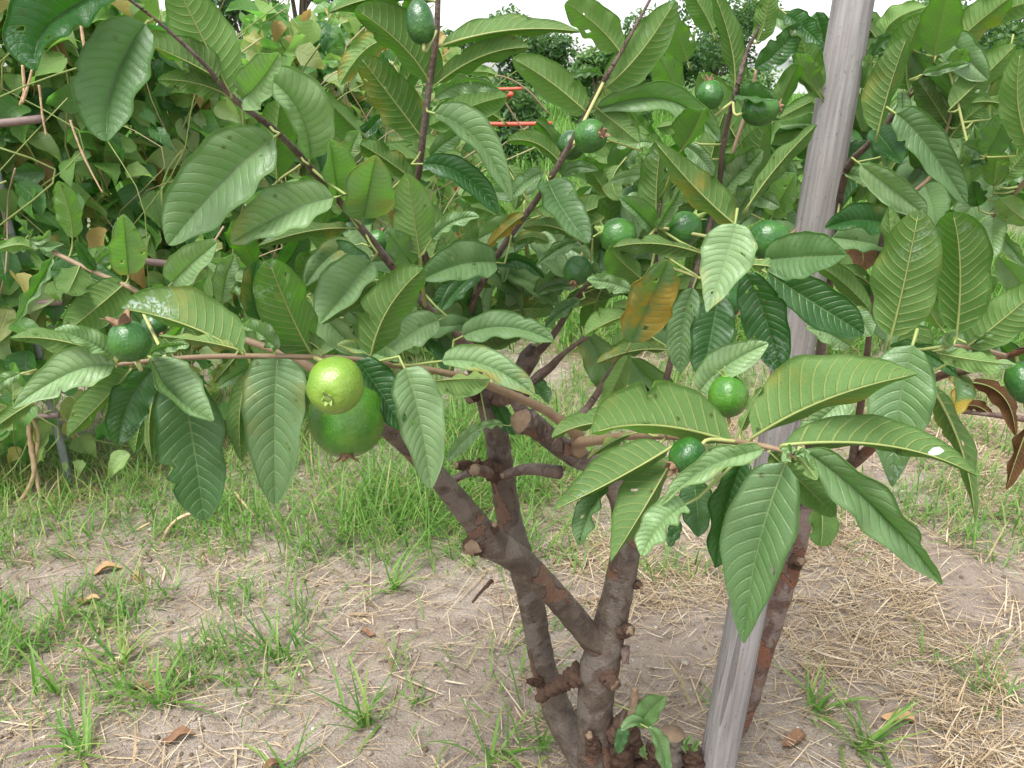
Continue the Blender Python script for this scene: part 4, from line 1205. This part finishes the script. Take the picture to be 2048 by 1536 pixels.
LEAF = '''
245 -25 105 46 72 142 34 76 T d .62
292 48 228 162 214 284 46 70 T m .64
436 158 372 122 266 75 8 46 U v .68
450 187 385 165 315 160 22 22 U q .75
463 192 408 82 348 -40 55 62 U g .74
484 198 520 165 560 105 45 28 T p .80
619 318 597 222 524 147 22 66 T p .69 -.03
555 358 552 290 560 200 34 40 U m .86
548 275 448 362 337 490 50 76 T g .66 -.03
668 395 568 428 462 487 30 56 T p .67 -.02
697 456 610 464 515 493 14 14 U q .73
675 402 668 340 658 278 20 46 T p .80
727 436 738 378 752 310 44 56 T p .73
839 509 829 441 814 347 40 42 U k .74
864 479 905 445 959 434 20 13 T g .79
825 528 803 500 771 458 28 31 T b .79
992 525 920 530 842 561 28 47 T m .80
962 553 915 580 857 622 14 28 T d .90
742 712 776 619 847 536 52 42 U v .63
623 709 583 632 537 519 60 48 U w .63
742 522 694 582 638 649 24 60 T p .73
750 565 705 595 644 648 20 10 U q .78
877 640 822 668 762 714 28 38 T p .76
797 722 735 704 674 690 10 26 T y .71
715 720 763 790 813 869 42 25 T d .67
809 736 838 830 861 978 52 42 T g .60 -.03
884 722 975 733 1069 790 36 20 T y .63
862 762 920 758 980 757 4 38 U y .70
556 717 550 805 549 1008 58 62 T m .60 -.03
500 748 480 820 483 922 25 22 U q .66
300 714 345 788 428 843 62 10 T p .585 -.02
360 738 386 885 409 1040 56 68 T d .655 -.02
330 742 300 830 305 922 20 14 U v .70
308 738 260 802 236 889 38 36 T d .615
300 800 280 850 270 906 20 20 U d .70
230 731 137 747 26 817 36 46 T pa .56 -.03
228 718 125 682 20 676 20 22 U m .61
226 715 175 682 108 660 15 28 T p .63
252 565 197 612 128 668 40 40 U m .76
484 706 372 650 243 617 12 74 U w .60 .0
300 705 340 690 379 690 11 16 T p .63
470 697 400 682 318 672 10 14 U y .63
548 702 520 668 482 652 8 26 T p .655
345 565 380 530 436 484 36 27 T p .81
445 605 452 555 471 508 24 18 T p .82
257 548 252 490 246 428 31 36 T p .86
145 477 138 420 116 362 25 23 U p .86
66 498 30 490 -30 510 13 16 U k .90
105 515 76 570 34 642 10 13 T b .86
160 530 150 555 134 588 34 30 U q .91
195 525 215 508 244 498 12 15 T b .90
190 541 172 515 151 480 12 11 T d .88
40 748 0 765 -50 800 14 14 T p .60
60 808 10 840 -40 880 16 16 U m .66
262 740 198 810 135 873 8 40 U v .65
546 716 490 740 434 777 15 12 T p .72
470 716 450 740 428 765 15 15 U q .74
864 176 809 96 711 18 26 60 U m .86
872 4 765 -6 658 26 10 13 U m .85
845 277 782 194 718 111 42 48 U q .85
785 82 732 98 680 170 25 28 U y .96
882 92 1022 60 1164 64 28 14 U va .81
876 166 965 112 1058 95 28 17 U v .83
869 197 935 164 1001 181 14 22 T g .91
869 227 957 285 1023 403 45 18 T ga .79
845 328 928 352 996 428 30 22 T d .79
1116 320 1068 285 1014 283 12 24 U v .86
992 150 965 143 934 146 10 12 U k 1.12
822 357 770 318 711 284 18 28 U q .96
765 230 735 260 700 300 12 12 T d 1.0
1000 238 955 215 908 210 20 22 U q 1.02
860 312 905 275 956 254 18 16 T g .96
1175 227 1101 164 1025 117 33 38 U g .80
1210 175 1279 107 1351 0 42 40 U m .76
1239 102 1190 48 1130 7 31 36 U g .86
1204 150 1175 143 1144 156 8 9 T b .90
1190 222 1335 200 1439 284 30 26 T g .76
1192 215 1230 245 1277 284 26 25 U m .87
1362 302 1385 265 1405 221 44 12 U m .76
1313 463 1313 375 1322 282 38 26 U m .75
1470 449 1393 378 1307 279 28 42 U va .72
1500 406 1560 326 1633 249 18 15 U m .81
1096 362 1125 420 1177 487 44 25 T m .80
1470 181 1462 90 1426 -18 18 28 U m .86
1426 62 1405 20 1370 -35 26 22 U g 1.0
1375 122 1356 78 1338 34 28 28 U g 1.0
1358 188 1338 150 1314 107 33 31 U g .96
1515 82 1530 40 1540 -25 22 23 U g .95
1509 137 1562 96 1602 44 26 27 T d .95
1572 28 1605 55 1642 88 26 20 T d 1.0
1478 192 1510 195 1552 199 31 6 T d .91
1652 190 1605 212 1550 241 18 18 U m 1.22
1642 250 1565 252 1488 282 8 30 T p 1.24 .0
1444 387 1480 345 1526 300 31 21 T p .86
1368 290 1400 315 1427 352 18 18 T g .91
1306 286 1270 285 1234 296 12 17 T p .91
1286 350 1255 352 1219 364 14 13 T p .91
1308 460 1280 430 1238 394 15 31 T g .81
1315 456 1340 410 1371 364 8 20 T p .72
1470 447 1451 523 1413 625 52 56 T pa .62 -.03
1262 685 1304 592 1337 519 42 50 T o .65
1398 505 1310 487 1226 495 24 10 U q .665
1282 557 1250 530 1216 498 36 28 U m .70
1263 581 1220 566 1174 560 15 17 T p .72
1256 630 1215 645 1171 670 6 30 U p .70
1386 575 1365 660 1362 746 28 31 T m .68
1436 590 1422 670 1402 762 45 40 T d .75
1490 545 1532 640 1561 752 42 46 T d .655 -.02
1532 545 1641 615 1727 668 46 38 T d .68
1528 520 1612 514 1694 510 52 42 T m .645
1490 530 1550 535 1613 560 8 9 U k .64
1787 456 1725 440 1650 456 20 35 T d .91
1688 465 1722 495 1722 543 25 26 U r .96
1744 572 1700 545 1648 548 15 16 U q .97
1782 674 1809 562 1838 419 58 62 U g .62
1913 669 1920 537 1905 424 48 58 U m .62
1935 692 2010 635 2095 560 44 42 U m .645
1876 706 1950 720 2032 729 15 26 U k .65
1507 874 1650 800 1835 748 105 12 U ga .52
1462 884 1314 851 1185 866 14 88 U g .52
1300 850 1190 846 1104 876 8 30 U m .58
1338 897 1225 962 1101 1023 6 60 U ma .55
1262 868 1222 885 1174 918 10 5 U y .60
1346 914 1292 1010 1222 1123 6 66 U ma .57
1216 970 1180 1022 1158 1091 14 29 T m .63
1526 899 1412 938 1324 1010 20 30 T pa .50 -.02
1371 1009 1320 1050 1284 1112 20 38 T p .495
1386 958 1394 1010 1396 1074 31 36 T d .61
1356 1040 1348 1065 1338 1093 13 13 T d .62
1572 925 1515 1100 1487 1286 58 74 T ma .45 -.02
1490 915 1452 1010 1430 1136 46 26 T d .55
1606 899 1757 1022 1884 1169 38 46 T ga .46 -.03
1568 890 1785 893 1958 954 60 6 U ma .48
1862 772 1925 905 1950 1047 22 19 U va .60
1825 690 1797 820 1784 974 60 62 T ba .55 -.03
1702 790 1650 830 1588 882 30 26 T p .585
1540 905 1610 972 1672 1032 33 32 U v .555
1638 998 1645 1045 1641 1092 31 23 U v .60
1400 782 1452 732 1537 687 38 31 T p .62
1482 862 1500 820 1526 774 12 15 U k .60
1334 700 1265 702 1194 727 8 20 U q .77
926 672 1010 655 1106 683 33 22 T g .72
985 532 1040 520 1089 556 10 16 T d .86
1074 602 1105 560 1142 518 20 31 T b .92
1074 588 1112 570 1156 576 16 13 T b .90
1160 600 1125 622 1089 657 10 16 T m .88
1152 477 1100 452 1044 456 12 15 U q .91
1166 480 1120 495 1074 531 12 14 T b .92
1052 428 1015 455 974 496 10 16 U o .86
1028 487 1062 473 1098 486 14 13 U o .90
1868 112 1879 54 1893 -12 38 41 U g .86
1906 90 1964 38 2022 -6 40 26 U g .91
1901 217 1966 155 2032 89 38 23 U g .85
1756 263 1780 172 1814 73 46 12 U v .85
1817 179 1815 108 1847 25 42 25 U v .89
1791 227 1852 290 1932 408 38 29 T m .81
1720 328 1792 383 1852 432 26 31 T p .86
1688 346 1735 364 1757 397 25 12 T y 1.0
1850 370 1862 408 1872 452 35 36 T b .89
1845 149 1890 134 1939 128 10 11 T b .81
1750 260 1775 292 1802 327 35 21 T d .96
2062 300 2036 210 2042 98 30 32 U g .81
2036 290 2052 215 2085 130 28 28 U k .86
1975 306 1998 265 2022 218 31 29 T w .81
1968 308 1948 298 1924 288 16 19 T m .85
1975 318 1955 324 1935 334 10 11 T d .85
1988 373 1992 335 1996 299 22 23 U g .86
1985 391 2015 378 2047 374 8 11 T p .86
2058 446 2030 425 1998 398 26 26 U k .92
1986 430 1985 470 1975 522 23 26 T p .86
1990 460 2018 490 2052 533 11 16 T b .88
1700 620 1722 640 1742 673 22 22 T b .82
1945 765 2008 795 2031 872 14 19 U r .88
1982 831 1952 812 1922 816 12 13 U r .89
2056 856 2035 910 2012 979 20 13 U r .86
1905 742 1912 790 1902 832 32 6 T o .80
960 853 930 880 894 922 16 16 T b .95
1006 850 975 852 939 866 5 11 T p .93
988 800 1005 835 1030 870 18 14 T d 1.0
1062 765 1080 780 1097 806 20 10 T d .99
1280 1448 1300 1420 1331 1392 24 22 T m .93
1290 1452 1265 1445 1243 1462 10 14 T b .92
1296 1456 1320 1490 1334 1560 18 14 T b .90
1255 1455 1244 1475 1236 1507 12 14 T d .94
1905 690 1895 676 1912 660 10 10 T k .63
1945 694 1968 712 1986 742 14 15 U k .63
1960 690 1985 688 2012 690 8 8 T k .63
1945 690 1965 675 1990 664 6 8 T k .63
1590 900 1572 905 1582 925 8 8 T k .485
1596 916 1612 930 1634 960 16 15 U k .48
1592 912 1606 905 1618 908 8 8 T k .48
1905 215 1890 180 1905 140 18 18 T k .97
1905 215 1925 185 1945 160 10 14 T k .97
62 478 48 455 32 430 5 5 T k .87
66 480 85 478 100 460 8 10 T k .87
62 480 90 492 128 488 8 8 T b .87
1172 1462 1168 1448 1160 1434 5 5 T k .95
1174 1462 1180 1448 1186 1440 5 5 T k .95
1176 1472 1190 1462 1198 1452 6 6 T k .95
1225 1530 1222 1515 1230 1500 7 7 T k .96
1228 1528 1240 1515 1245 1502 6 6 T k .96
1290 1512 1286 1500 1292 1490 6 6 T k .97
1372 1500 1374 1485 1384 1470 7 7 T k .98
1384 1500 1392 1490 1398 1478 6 6 T k .98
1362 1540 1355 1530 1350 1518 7 7 T k .98
1275 1420 1280 1412 1290 1406 5 5 T k .97
1640 182 1615 120 1600 58 28 28 U m 1.12
1642 196 1612 150 1600 108 15 28 U y 1.12
1725 176 1735 140 1756 104 22 18 T p 1.14
1745 112 1762 86 1792 74 15 15 T d 1.1
1768 72 1792 38 1852 14 25 30 U p 1.1
1896 252 1865 202 1834 158 28 25 U m .96
1906 152 1915 126 1931 98 22 22 U p .96
1900 276 1930 240 1972 208 24 24 U m .96
2022 216 1985 204 1944 206 10 13 U m .91
2000 362 2030 330 2062 288 22 22 U g .91
1956 412 1950 386 1944 362 20 18 T d .93
1702 692 1660 668 1612 656 24 28 T p .80
1882 656 1862 628 1850 598 18 20 U p .76
1200 252 1230 200 1292 158 30 35 U q .93
1276 284 1256 250 1229 213 14 16 U p .86
1224 342 1250 310 1282 293 28 25 T b .99
1216 387 1186 346 1174 313 18 22 U v .94
1124 353 1152 334 1197 341 12 14 T m .94
1449 342 1484 310 1512 293 15 25 T g .91
1470 441 1490 402 1512 373 22 25 T b .85
1545 432 1570 386 1592 348 35 28 T p .93
1240 330 1225 365 1240 400 20 22 U v .95
1330 320 1355 340 1385 372 20 26 T p .92
1085 345 1050 365 1020 398 16 20 T g .95
1015 330 1035 370 1030 420 18 20 U v .95
690 330 705 290 720 262 20 15 T p .90
560 540 590 500 610 452 20 26 T d .88
520 640 505 585 515 520 24 20 T d .86
480 560 500 600 520 660 22 20 T b .88
650 520 640 560 645 610 26 24 U q .90
860 660 880 690 905 745 22 26 T d .92
905 640 880 600 862 560 26 24 T b .96
955 640 935 600 925 560 18 24 T d 1.0
640 700 600 680 560 700 12 20 U v .70
'''
for ln in LEAF.strip().splitlines():
    a = ln.split()
    p = [float(x) for x in a[:8]]
    place_leaf(*p, a[8], a[9], float(a[10]), float(a[11]) if len(a) > 11 else None)

# leaves of the inner crown, hung from the branches behind the front ones
FILL = [((860, 420), (1290, 670), 24, .97, 1.1), ((600, 430), (900, 690), 12, .9, 1.02), ((1700, 60), (2040, 330), 16, .93, 1.05), ((1180, 280), (1600, 440), 30, .93, 1.08), ((1700, 560), (2040, 700), 10, .8, .95), ((560, 380), (1000, 700), 34, .86, 1.08), ((1690, 180), (2040, 440), 18, .98, 1.12), ((1000, 250), (1500, 560), 34, .95, 1.12), ((1180, 560), (1500, 720), 8, .85, 1.0),
        ((1500, 20), (2040, 420), 34, 1.0, 1.16), ((1650, 380), (2040, 640), 16, .95, 1.1), ((700, 20), (900, 330), 7, .97, 1.05), ((90, 520), (520, 700), 12, .86, .95)]
fr = random.Random(5)
MASS = []
for (x0, y0), (x1, y1), n, ya, yb in FILL:
    for k in range(n):
        bx, by, Y = fr.uniform(x0, x1), fr.uniform(y0, y1), fr.uniform(ya, yb)
        a = fr.uniform(0, 2 * math.pi)
        if math.sin(a) < -.3 and fr.random() < .4:
            a = -a
        L = fr.uniform(100, 175)
        tx, ty = bx + L * math.cos(a), by + L * math.sin(a)
        if by < 470 and min(abs(bx - (1715 - .19 * by)), abs(tx - (1715 - .19 * ty)), abs((bx + tx) / 2 - (1715 - .095 * (by + ty)))) < 75:
            Y = 1.24
        w1, w2 = fr.uniform(.10, .26) * L, fr.uniform(.10, .26) * L
        side = 'U' if math.sin(a) < -.1 or fr.random() < .25 else 'T'
        tone = fr.choice('ddmmbpgp') if side == 'T' else fr.choice('qvmmg')
        sag = fr.uniform(-12, 18)
        mx, my, dY = (bx + tx) / 2 + fr.uniform(-8, 8), (by + ty) / 2 - sag, fr.uniform(-.06, .05)
        if len(LEAVES) < 300:
            place_leaf(bx, by, mx, my, tx, ty, w1, w2, side, tone, Y, dY, rows=2)
        else:
            g = leaf_geo(at(bx, by, Y), at(mx, my, Y + dY * .45), at(tx, ty, Y + dY), w1 * mpp(at(bx, by, Y)), w2 * mpp(at(bx, by, Y)), side, 900 + len(MASS), 2)
            MASS.append((g, TONE[tone][0]))
Vm, Fm, Im, Um, Rm, of = [], [], [], [], [], 0
for (V, F, mi, uv, rib, upc, L), tn in MASS:
    Vm.append(V)
    Fm.append(F + of)
    Im.append(mi)
    Um.append(uv)
    Rm.append(np.full(len(V), tn))
    of += len(V)
o = obj('foliage', mesh_from('foliage', np.vstack(Vm), np.vstack(Fm), [M['leaf_up_mass'], M['leaf_lo_mass']], mat_idx=np.concatenate(Im), uv=np.vstack(Um), rnd=np.concatenate(Rm)), TREE)
o['kind'] = 'stuff'
print('leaves', len(LEAVES), 'massed', len(MASS))
# ------------------------------------------------------------------ fruit
def fruit_material():
    t = NT('guava_skin')
    oi = t.n('ShaderNodeObjectInfo')
    sep = t.n('ShaderNodeSeparateColor')
    t.l(oi.outputs['Color'], sep.inputs[0])
    tc = t.n('ShaderNodeTexCoord')
    pos = tc.outputs['Object']
    n1 = t.noise(45.0, 3.0, .5, pos)
    n2 = t.noise(400.0, 3.0, .6, pos)
    c = t.ramp(t.math('ADD', sep.outputs[0], t.math('MULTIPLY_ADD', n1, .55, -.275), clamp=True), [(0, (.013, .066, .014)), (.35, (.045, .155, .012)), (1, (.24, .34, .045))])
    c = t.mix(t.math('MULTIPLY', t.step(n2, .5, .75), .35), c, t.mix(.5, c, (.25, .38, .10)))
    sp = t.step(t.noise(240.0, 2.0, .5, pos), .72, .76)
    c = t.mix(t.math('MULTIPLY', sp, .6), c, (.02, .02, .012))
    n5 = t.noise(150.0, 3.0, .55, pos)
    nb = t.bump(t.math('ADD', n2, t.math('MULTIPLY', n5, 1.4)), .45, .0013)
    return t.finish(t.bsdf(c, .30, .5, nb))


M['fruit'] = fruit_material()
M['calyx'] = plain('dry_calyx', (.10, .05, .03), (.30, .20, .12), 200, .8, .2, .8, .001)
M['calyx_green'] = plain('green_calyx', (.16, .26, .06), (.30, .38, .12), 200, .6, .2, .5, .001)


def fruit(px, py, rx, ry, cx, cy, cdepth, Y, pale, label, calyx='calyx', crown=1.0):
    """centre and radii in pixels; (cx, cy, cdepth) direction to the blossom end: image right, image down, towards the camera"""
    C = at(px, py, Y)
    k = mpp(C)
    ax = unit(np.array([cx, 0, 0]) + cy * np.array([0, -SP, -CP]) + cdepth * np.array([0, -CP, SP]))
    ref = np.array([0, 0, 1.0]) if abs(ax[2]) < .9 else np.array([1.0, 0, 0])
    e1 = unit(np.cross(ax, ref))
    e2 = np.cross(ax, e1)
    r = 0.5 * (rx + ry) * k
    along = r * (1.03 if ry <= rx * 1.05 else ry / rx * 1.05)
    seed = int(px)
    g = empty('guava_fruit', C)
    tag(g, label, 'fruit', 'guava fruit on the tree')
    nu, nw = 26, 32
    V = []
    for i in range(nu + 1):
        th = math.pi * i / nu
        zz = -math.cos(th) * along
        rad = math.sin(th) ** .92 * r * (1 + .05 * math.cos(th))
        if i > nu - 3:
            zz -= along * .03 * (i - nu + 3)          # dimple round the calyx
        for j in range(nw):
            a = 2 * math.pi * j / nw
            rr = rad * (1 + .014 * math.cos(5 * a + seed) + .020 * math.cos(2 * a + seed * 3 + i * .12) + .05 * (vnoise(np.array(math.cos(a) * 2 + 5), np.array(math.sin(a) * 2 + i * .25), seed) - .5))
            V.append(C + ax * zz + (e1 * math.cos(a) + e2 * math.sin(a)) * rr)
    F = [(i * nw + j, i * nw + (j + 1) % nw, (i + 1) * nw + (j + 1) % nw, (i + 1) * nw + j) for i in range(nu) for j in range(nw)]
    o = obj('flesh', mesh_from('flesh', np.array(V), F, M['fruit']), g)
    o.color = (pale, 0, 0, 1)
    # calyx: a short tube with five ragged lobes
    rr = random.Random(seed)
    base = C + ax * along * .93
    cr = r * .27 * crown
    for q in range(5):
        a = 2 * math.pi * q / 5 + rr.uniform(-.2, .2)
        rad = e1 * math.cos(a) + e2 * math.sin(a)
        tan = np.cross(ax, rad)
        flare = rr.uniform(.15, .9)
        ln = cr * rr.uniform(.9, 1.7)
        Vc, Fc = [], []
        for i in range(5):
            f = i / 4
            p = base + rad * (cr * .75 + ln * f * flare * .7) + ax * (ln * f * (1 - .35 * f * flare)) + rad * (ln * .3 * f * f * flare)
            w = cr * .62 * (1 - f * .75)
            th = cr * .10 * (1 - .5 * f)
            for sx in (-1, 0, 1):
                Vc.append(p + tan * w * sx - rad * (abs(sx) * w * .25) + rad * th)
            for sx in (-1, 0, 1):
                Vc.append(p + tan * w * sx - rad * (abs(sx) * w * .25) - rad * th)
        for i in range(4):
            b = i * 6
            for q2 in (0, 1):
                Fc.append((b + q2, b + q2 + 1, b + 6 + q2 + 1, b + 6 + q2))
                Fc.append((b + 3 + q2 + 1, b + 3 + q2, b + 9 + q2, b + 9 + q2 + 1))
            Fc.append((b, b + 6, b + 9, b + 3))
            Fc.append((b + 2, b + 5, b + 11, b + 8))
        Fc.append((24, 25, 28, 27))
        Fc.append((25, 26, 29, 28))
        obj('calyx_lobe', mesh_from('calyx_lobe', np.array(Vc), Fc, M[calyx]), g)
    Vd, Fd = tube(np.array([base - ax * r * .05, base, base + ax * cr * .35]), np.array([cr * .95, cr * .9, cr * .8]), 14, .06, seed)
    obj('calyx', mesh_from('calyx', Vd, Fd, M[calyx]), g)
    # stalk to the nearest wood
    b0 = C - ax * along * .97
    d = np.linalg.norm(ALLSK[:, :3] - b0, axis=1)
    j = int(np.argmin(d))
    A = ALLSK[j, :3] if d[j] < .16 else b0 - ax * .02
    S, rr2 = smooth_path(np.array([b0 + ax * r * .05, b0 - ax * min(.008, d[j] * .4), A]), np.array([.0022, .0019, .0021]) * max(.8, r / .022), 10)
    Vs, Fs = tube(S, rr2, 8)
    obj('stalk', mesh_from('stalk', Vs, Fs, M['green_twig']), g)


fruit(671, 772, 57, 58, -.05, .42, .9, .595, .70, 'pale yellow green guava at the front, overlapping a larger dark one', 'calyx_green', .65)
fruit(694, 836, 80, 75, .05, .95, .25, .665, .40, 'largest dark green guava, hanging behind a pale yellow one', 'calyx', .65)
fruit(259, 682, 41, 40, -.22, -.9, .30, .55, .12, 'dark green guava with dry brown crown pointing up, at far left branch end', 'calyx', 1.9)
fruit(309, 652, 24, 24, .5, .5, .2, .66, .08, 'small dark guava half hidden behind the white-spotted leaf at left')
fruit(841, 44, 24, 34, -.15, -1, .1, .81, .06, 'dark oval guava against the sky at the very top, left of vertical branch')
fruit(1182, 272, 33, 33, .55, .1, .8, .74, .16, 'round green guava facing the camera in front of a slanting branch, upper middle', 'calyx', 1.1)
fruit(1142, 291, 28, 28, -.6, .5, .1, .90, .12, 'guava mostly hidden behind a slanting branch beside a rounder fruit')
fruit(1420, 190, 27, 28, -.1, -1, .15, .86, .16, 'green guava with its crown upward, upper right, left of the oval fruit', 'calyx', 1.1)
fruit(1521, 220, 27, 32, 1, -.15, .1, .86, .18, 'oval guava pointing right towards the grey stake on a yellow stalk', 'calyx', 1.2)
fruit(1236, 472, 35, 36, -1, -.3, .1, .76, .17, 'green guava with crown pointing left, above a dark horizontal leaf', 'calyx_green', 1.3)
fruit(1368, 458, 35, 35, .75, -.7, .1, .80, .14, 'green guava with crown pointing up right, middle of the three fruit in a row', 'calyx_green', 1.3)
fruit(1538, 480, 40, 40, 1, -.05, .2, .76, .13, 'green guava with crown pointing right, just left of the stake', 'calyx', 1.2)
fruit(1155, 542, 29, 29, -.2, .6, .3, .88, .10, 'small dark round guava deep in the middle of the crown')
fruit(1455, 792, 38, 40, -.05, -1, .12, .60, .34, 'light green upright guava with green crown, above the front right twig', 'calyx_green', 1.2)
fruit(1375, 912, 43, 31, -.8, .55, .2, .53, .12, 'shiny dark guava with brown crown at lower left, under the front right twig', 'calyx', 1.4)
fruit(1693, 300, 30, 36, .1, 1, .1, 1.22, .20, 'pale green guava peeping out from behind the right side of the stake')
fruit(2046, 765, 28, 36, .1, .9, .2, .71, .10, 'dark guava cut off by the right edge of the picture')
fruit(1450, 602, 32, 33, .6, .8, .1, .76, .08, 'dark guava hidden under the large pale hanging leaf in the middle')
fruit(756, 482, 22, 22, .3, -.8, .1, .87, .15, 'small guava behind the long upper left branch')

# pale moth resting on an arching leaf
mo = tag(empty('moth', at(1873, 903, .44)), 'tiny pale greenish moth resting on the arching leaf at right', 'insect')
M['moth'] = plain('moth_wing', (.52, .62, .50), (.68, .74, .62), 300, .8, .2, .3, .0005)
pm = at(1873, 903, .437)
km = mpp(pm)
for sgn in (1, -1):
    Vw = []
    for (a, b) in [(-14, 6), (-6, -6), (6, -9), (14, -3), (6, 5), (-4, 8)]:
        Vw.append(pm + np.array([a * km, -.001 * sgn, -b * km * .9]))
    Vw2 = [v + np.array([0, .0006, 0]) for v in Vw]
    obj('wing', mesh_from('wing', np.array(Vw + Vw2), [(0, 1, 2, 3, 4, 5), (11, 10, 9, 8, 7, 6)] + [(i, (i + 1) % 6, 6 + (i + 1) % 6, 6 + i) for i in range(6)], M['moth'], smooth=False), mo)
Vb, Fb = tube(np.array([pm + np.array([-13 * km, 0, -7 * km]), pm + np.array([0, 0, 0]), pm + np.array([10 * km, 0, 3 * km])]), np.array([.0006, .0011, .0005]), 8)
obj('body', mesh_from('body', Vb, Fb, M['moth']), mo)

# ------------------------------------------------------------------ the weathered stake
def stake_material():
    t = NT('weathered_wood')
    tc = t.n('ShaderNodeTexCoord')
    mp = t.n('ShaderNodeMapping')
    mp.inputs['Scale'].default_value = (1, 1, .045)
    t.l(tc.outputs['Object'], mp.inputs[0])
    g = t.noise(130.0, 4.0, .6, mp.outputs[0])
    mp2 = t.n('ShaderNodeMapping')
    mp2.inputs['Scale'].default_value = (1, 1, .15)
    t.l(tc.outputs['Object'], mp2.inputs[0])
    g2 = t.noise(40.0, 3.0, .6, mp2.outputs[0])
    sp = t.noise(170.0, 3.0, .6, tc.outputs['Object'])
    c = t.mix(t.step(g, .30, .70), (.155, .143, .137), (.265, .25, .24))
    c = t.mix(t.math('MULTIPLY', t.step(g2, .5, .68), .4), c, (.20, .16, .14))
    c = t.mix(t.math('MULTIPLY', t.step(sp, .62, .70), .6), c, (.09, .08, .075))
    crack = t.step(t.noise(60.0, 2.0, .5, mp.outputs[0]), .66, .70)
    c = t.mix(t.math('MULTIPLY', crack, .6), c, (.06, .05, .045))
    h = t.math('SUBTRACT', t.math('MULTIPLY_ADD', sp, .3, g), crack)
    return t.finish(t.bsdf(c, .85, .2, t.bump(h, .7, .002)))


M['stake'] = stake_material()
p0, p1 = at(1428, 1560, .99), at(1722, -60, 1.16)
up = unit(p1 - p0)
r0, r1 = 36 * mpp(p0), 38.5 * mpp(p1)
p0 = p0 - up * .10
p1 = p1 + up * .25
n = 60
S = p0 + (p1 - p0) * np.linspace(0, 1, n)[:, None]
S[:, 0] += .004 * np.sin(np.linspace(0, 5, n))
S[:, 1] += .003 * np.sin(np.linspace(1, 7, n))
V, F = tube(S, np.linspace(r0, r1, n), 36, .025, 3, True, 5.0)
rot = Vector(up).to_track_quat('Z', 'Y').to_matrix()
o = bpy.data.objects.new('stake', mesh_from('stake', (V - p0) @ np.array(rot), F, M['stake']))
COL.objects.link(o)
o.location = p0
o.rotation_euler = rot.to_euler()
tag(o, 'grey weathered wooden stake leaning up through the right of the tree', 'stake')
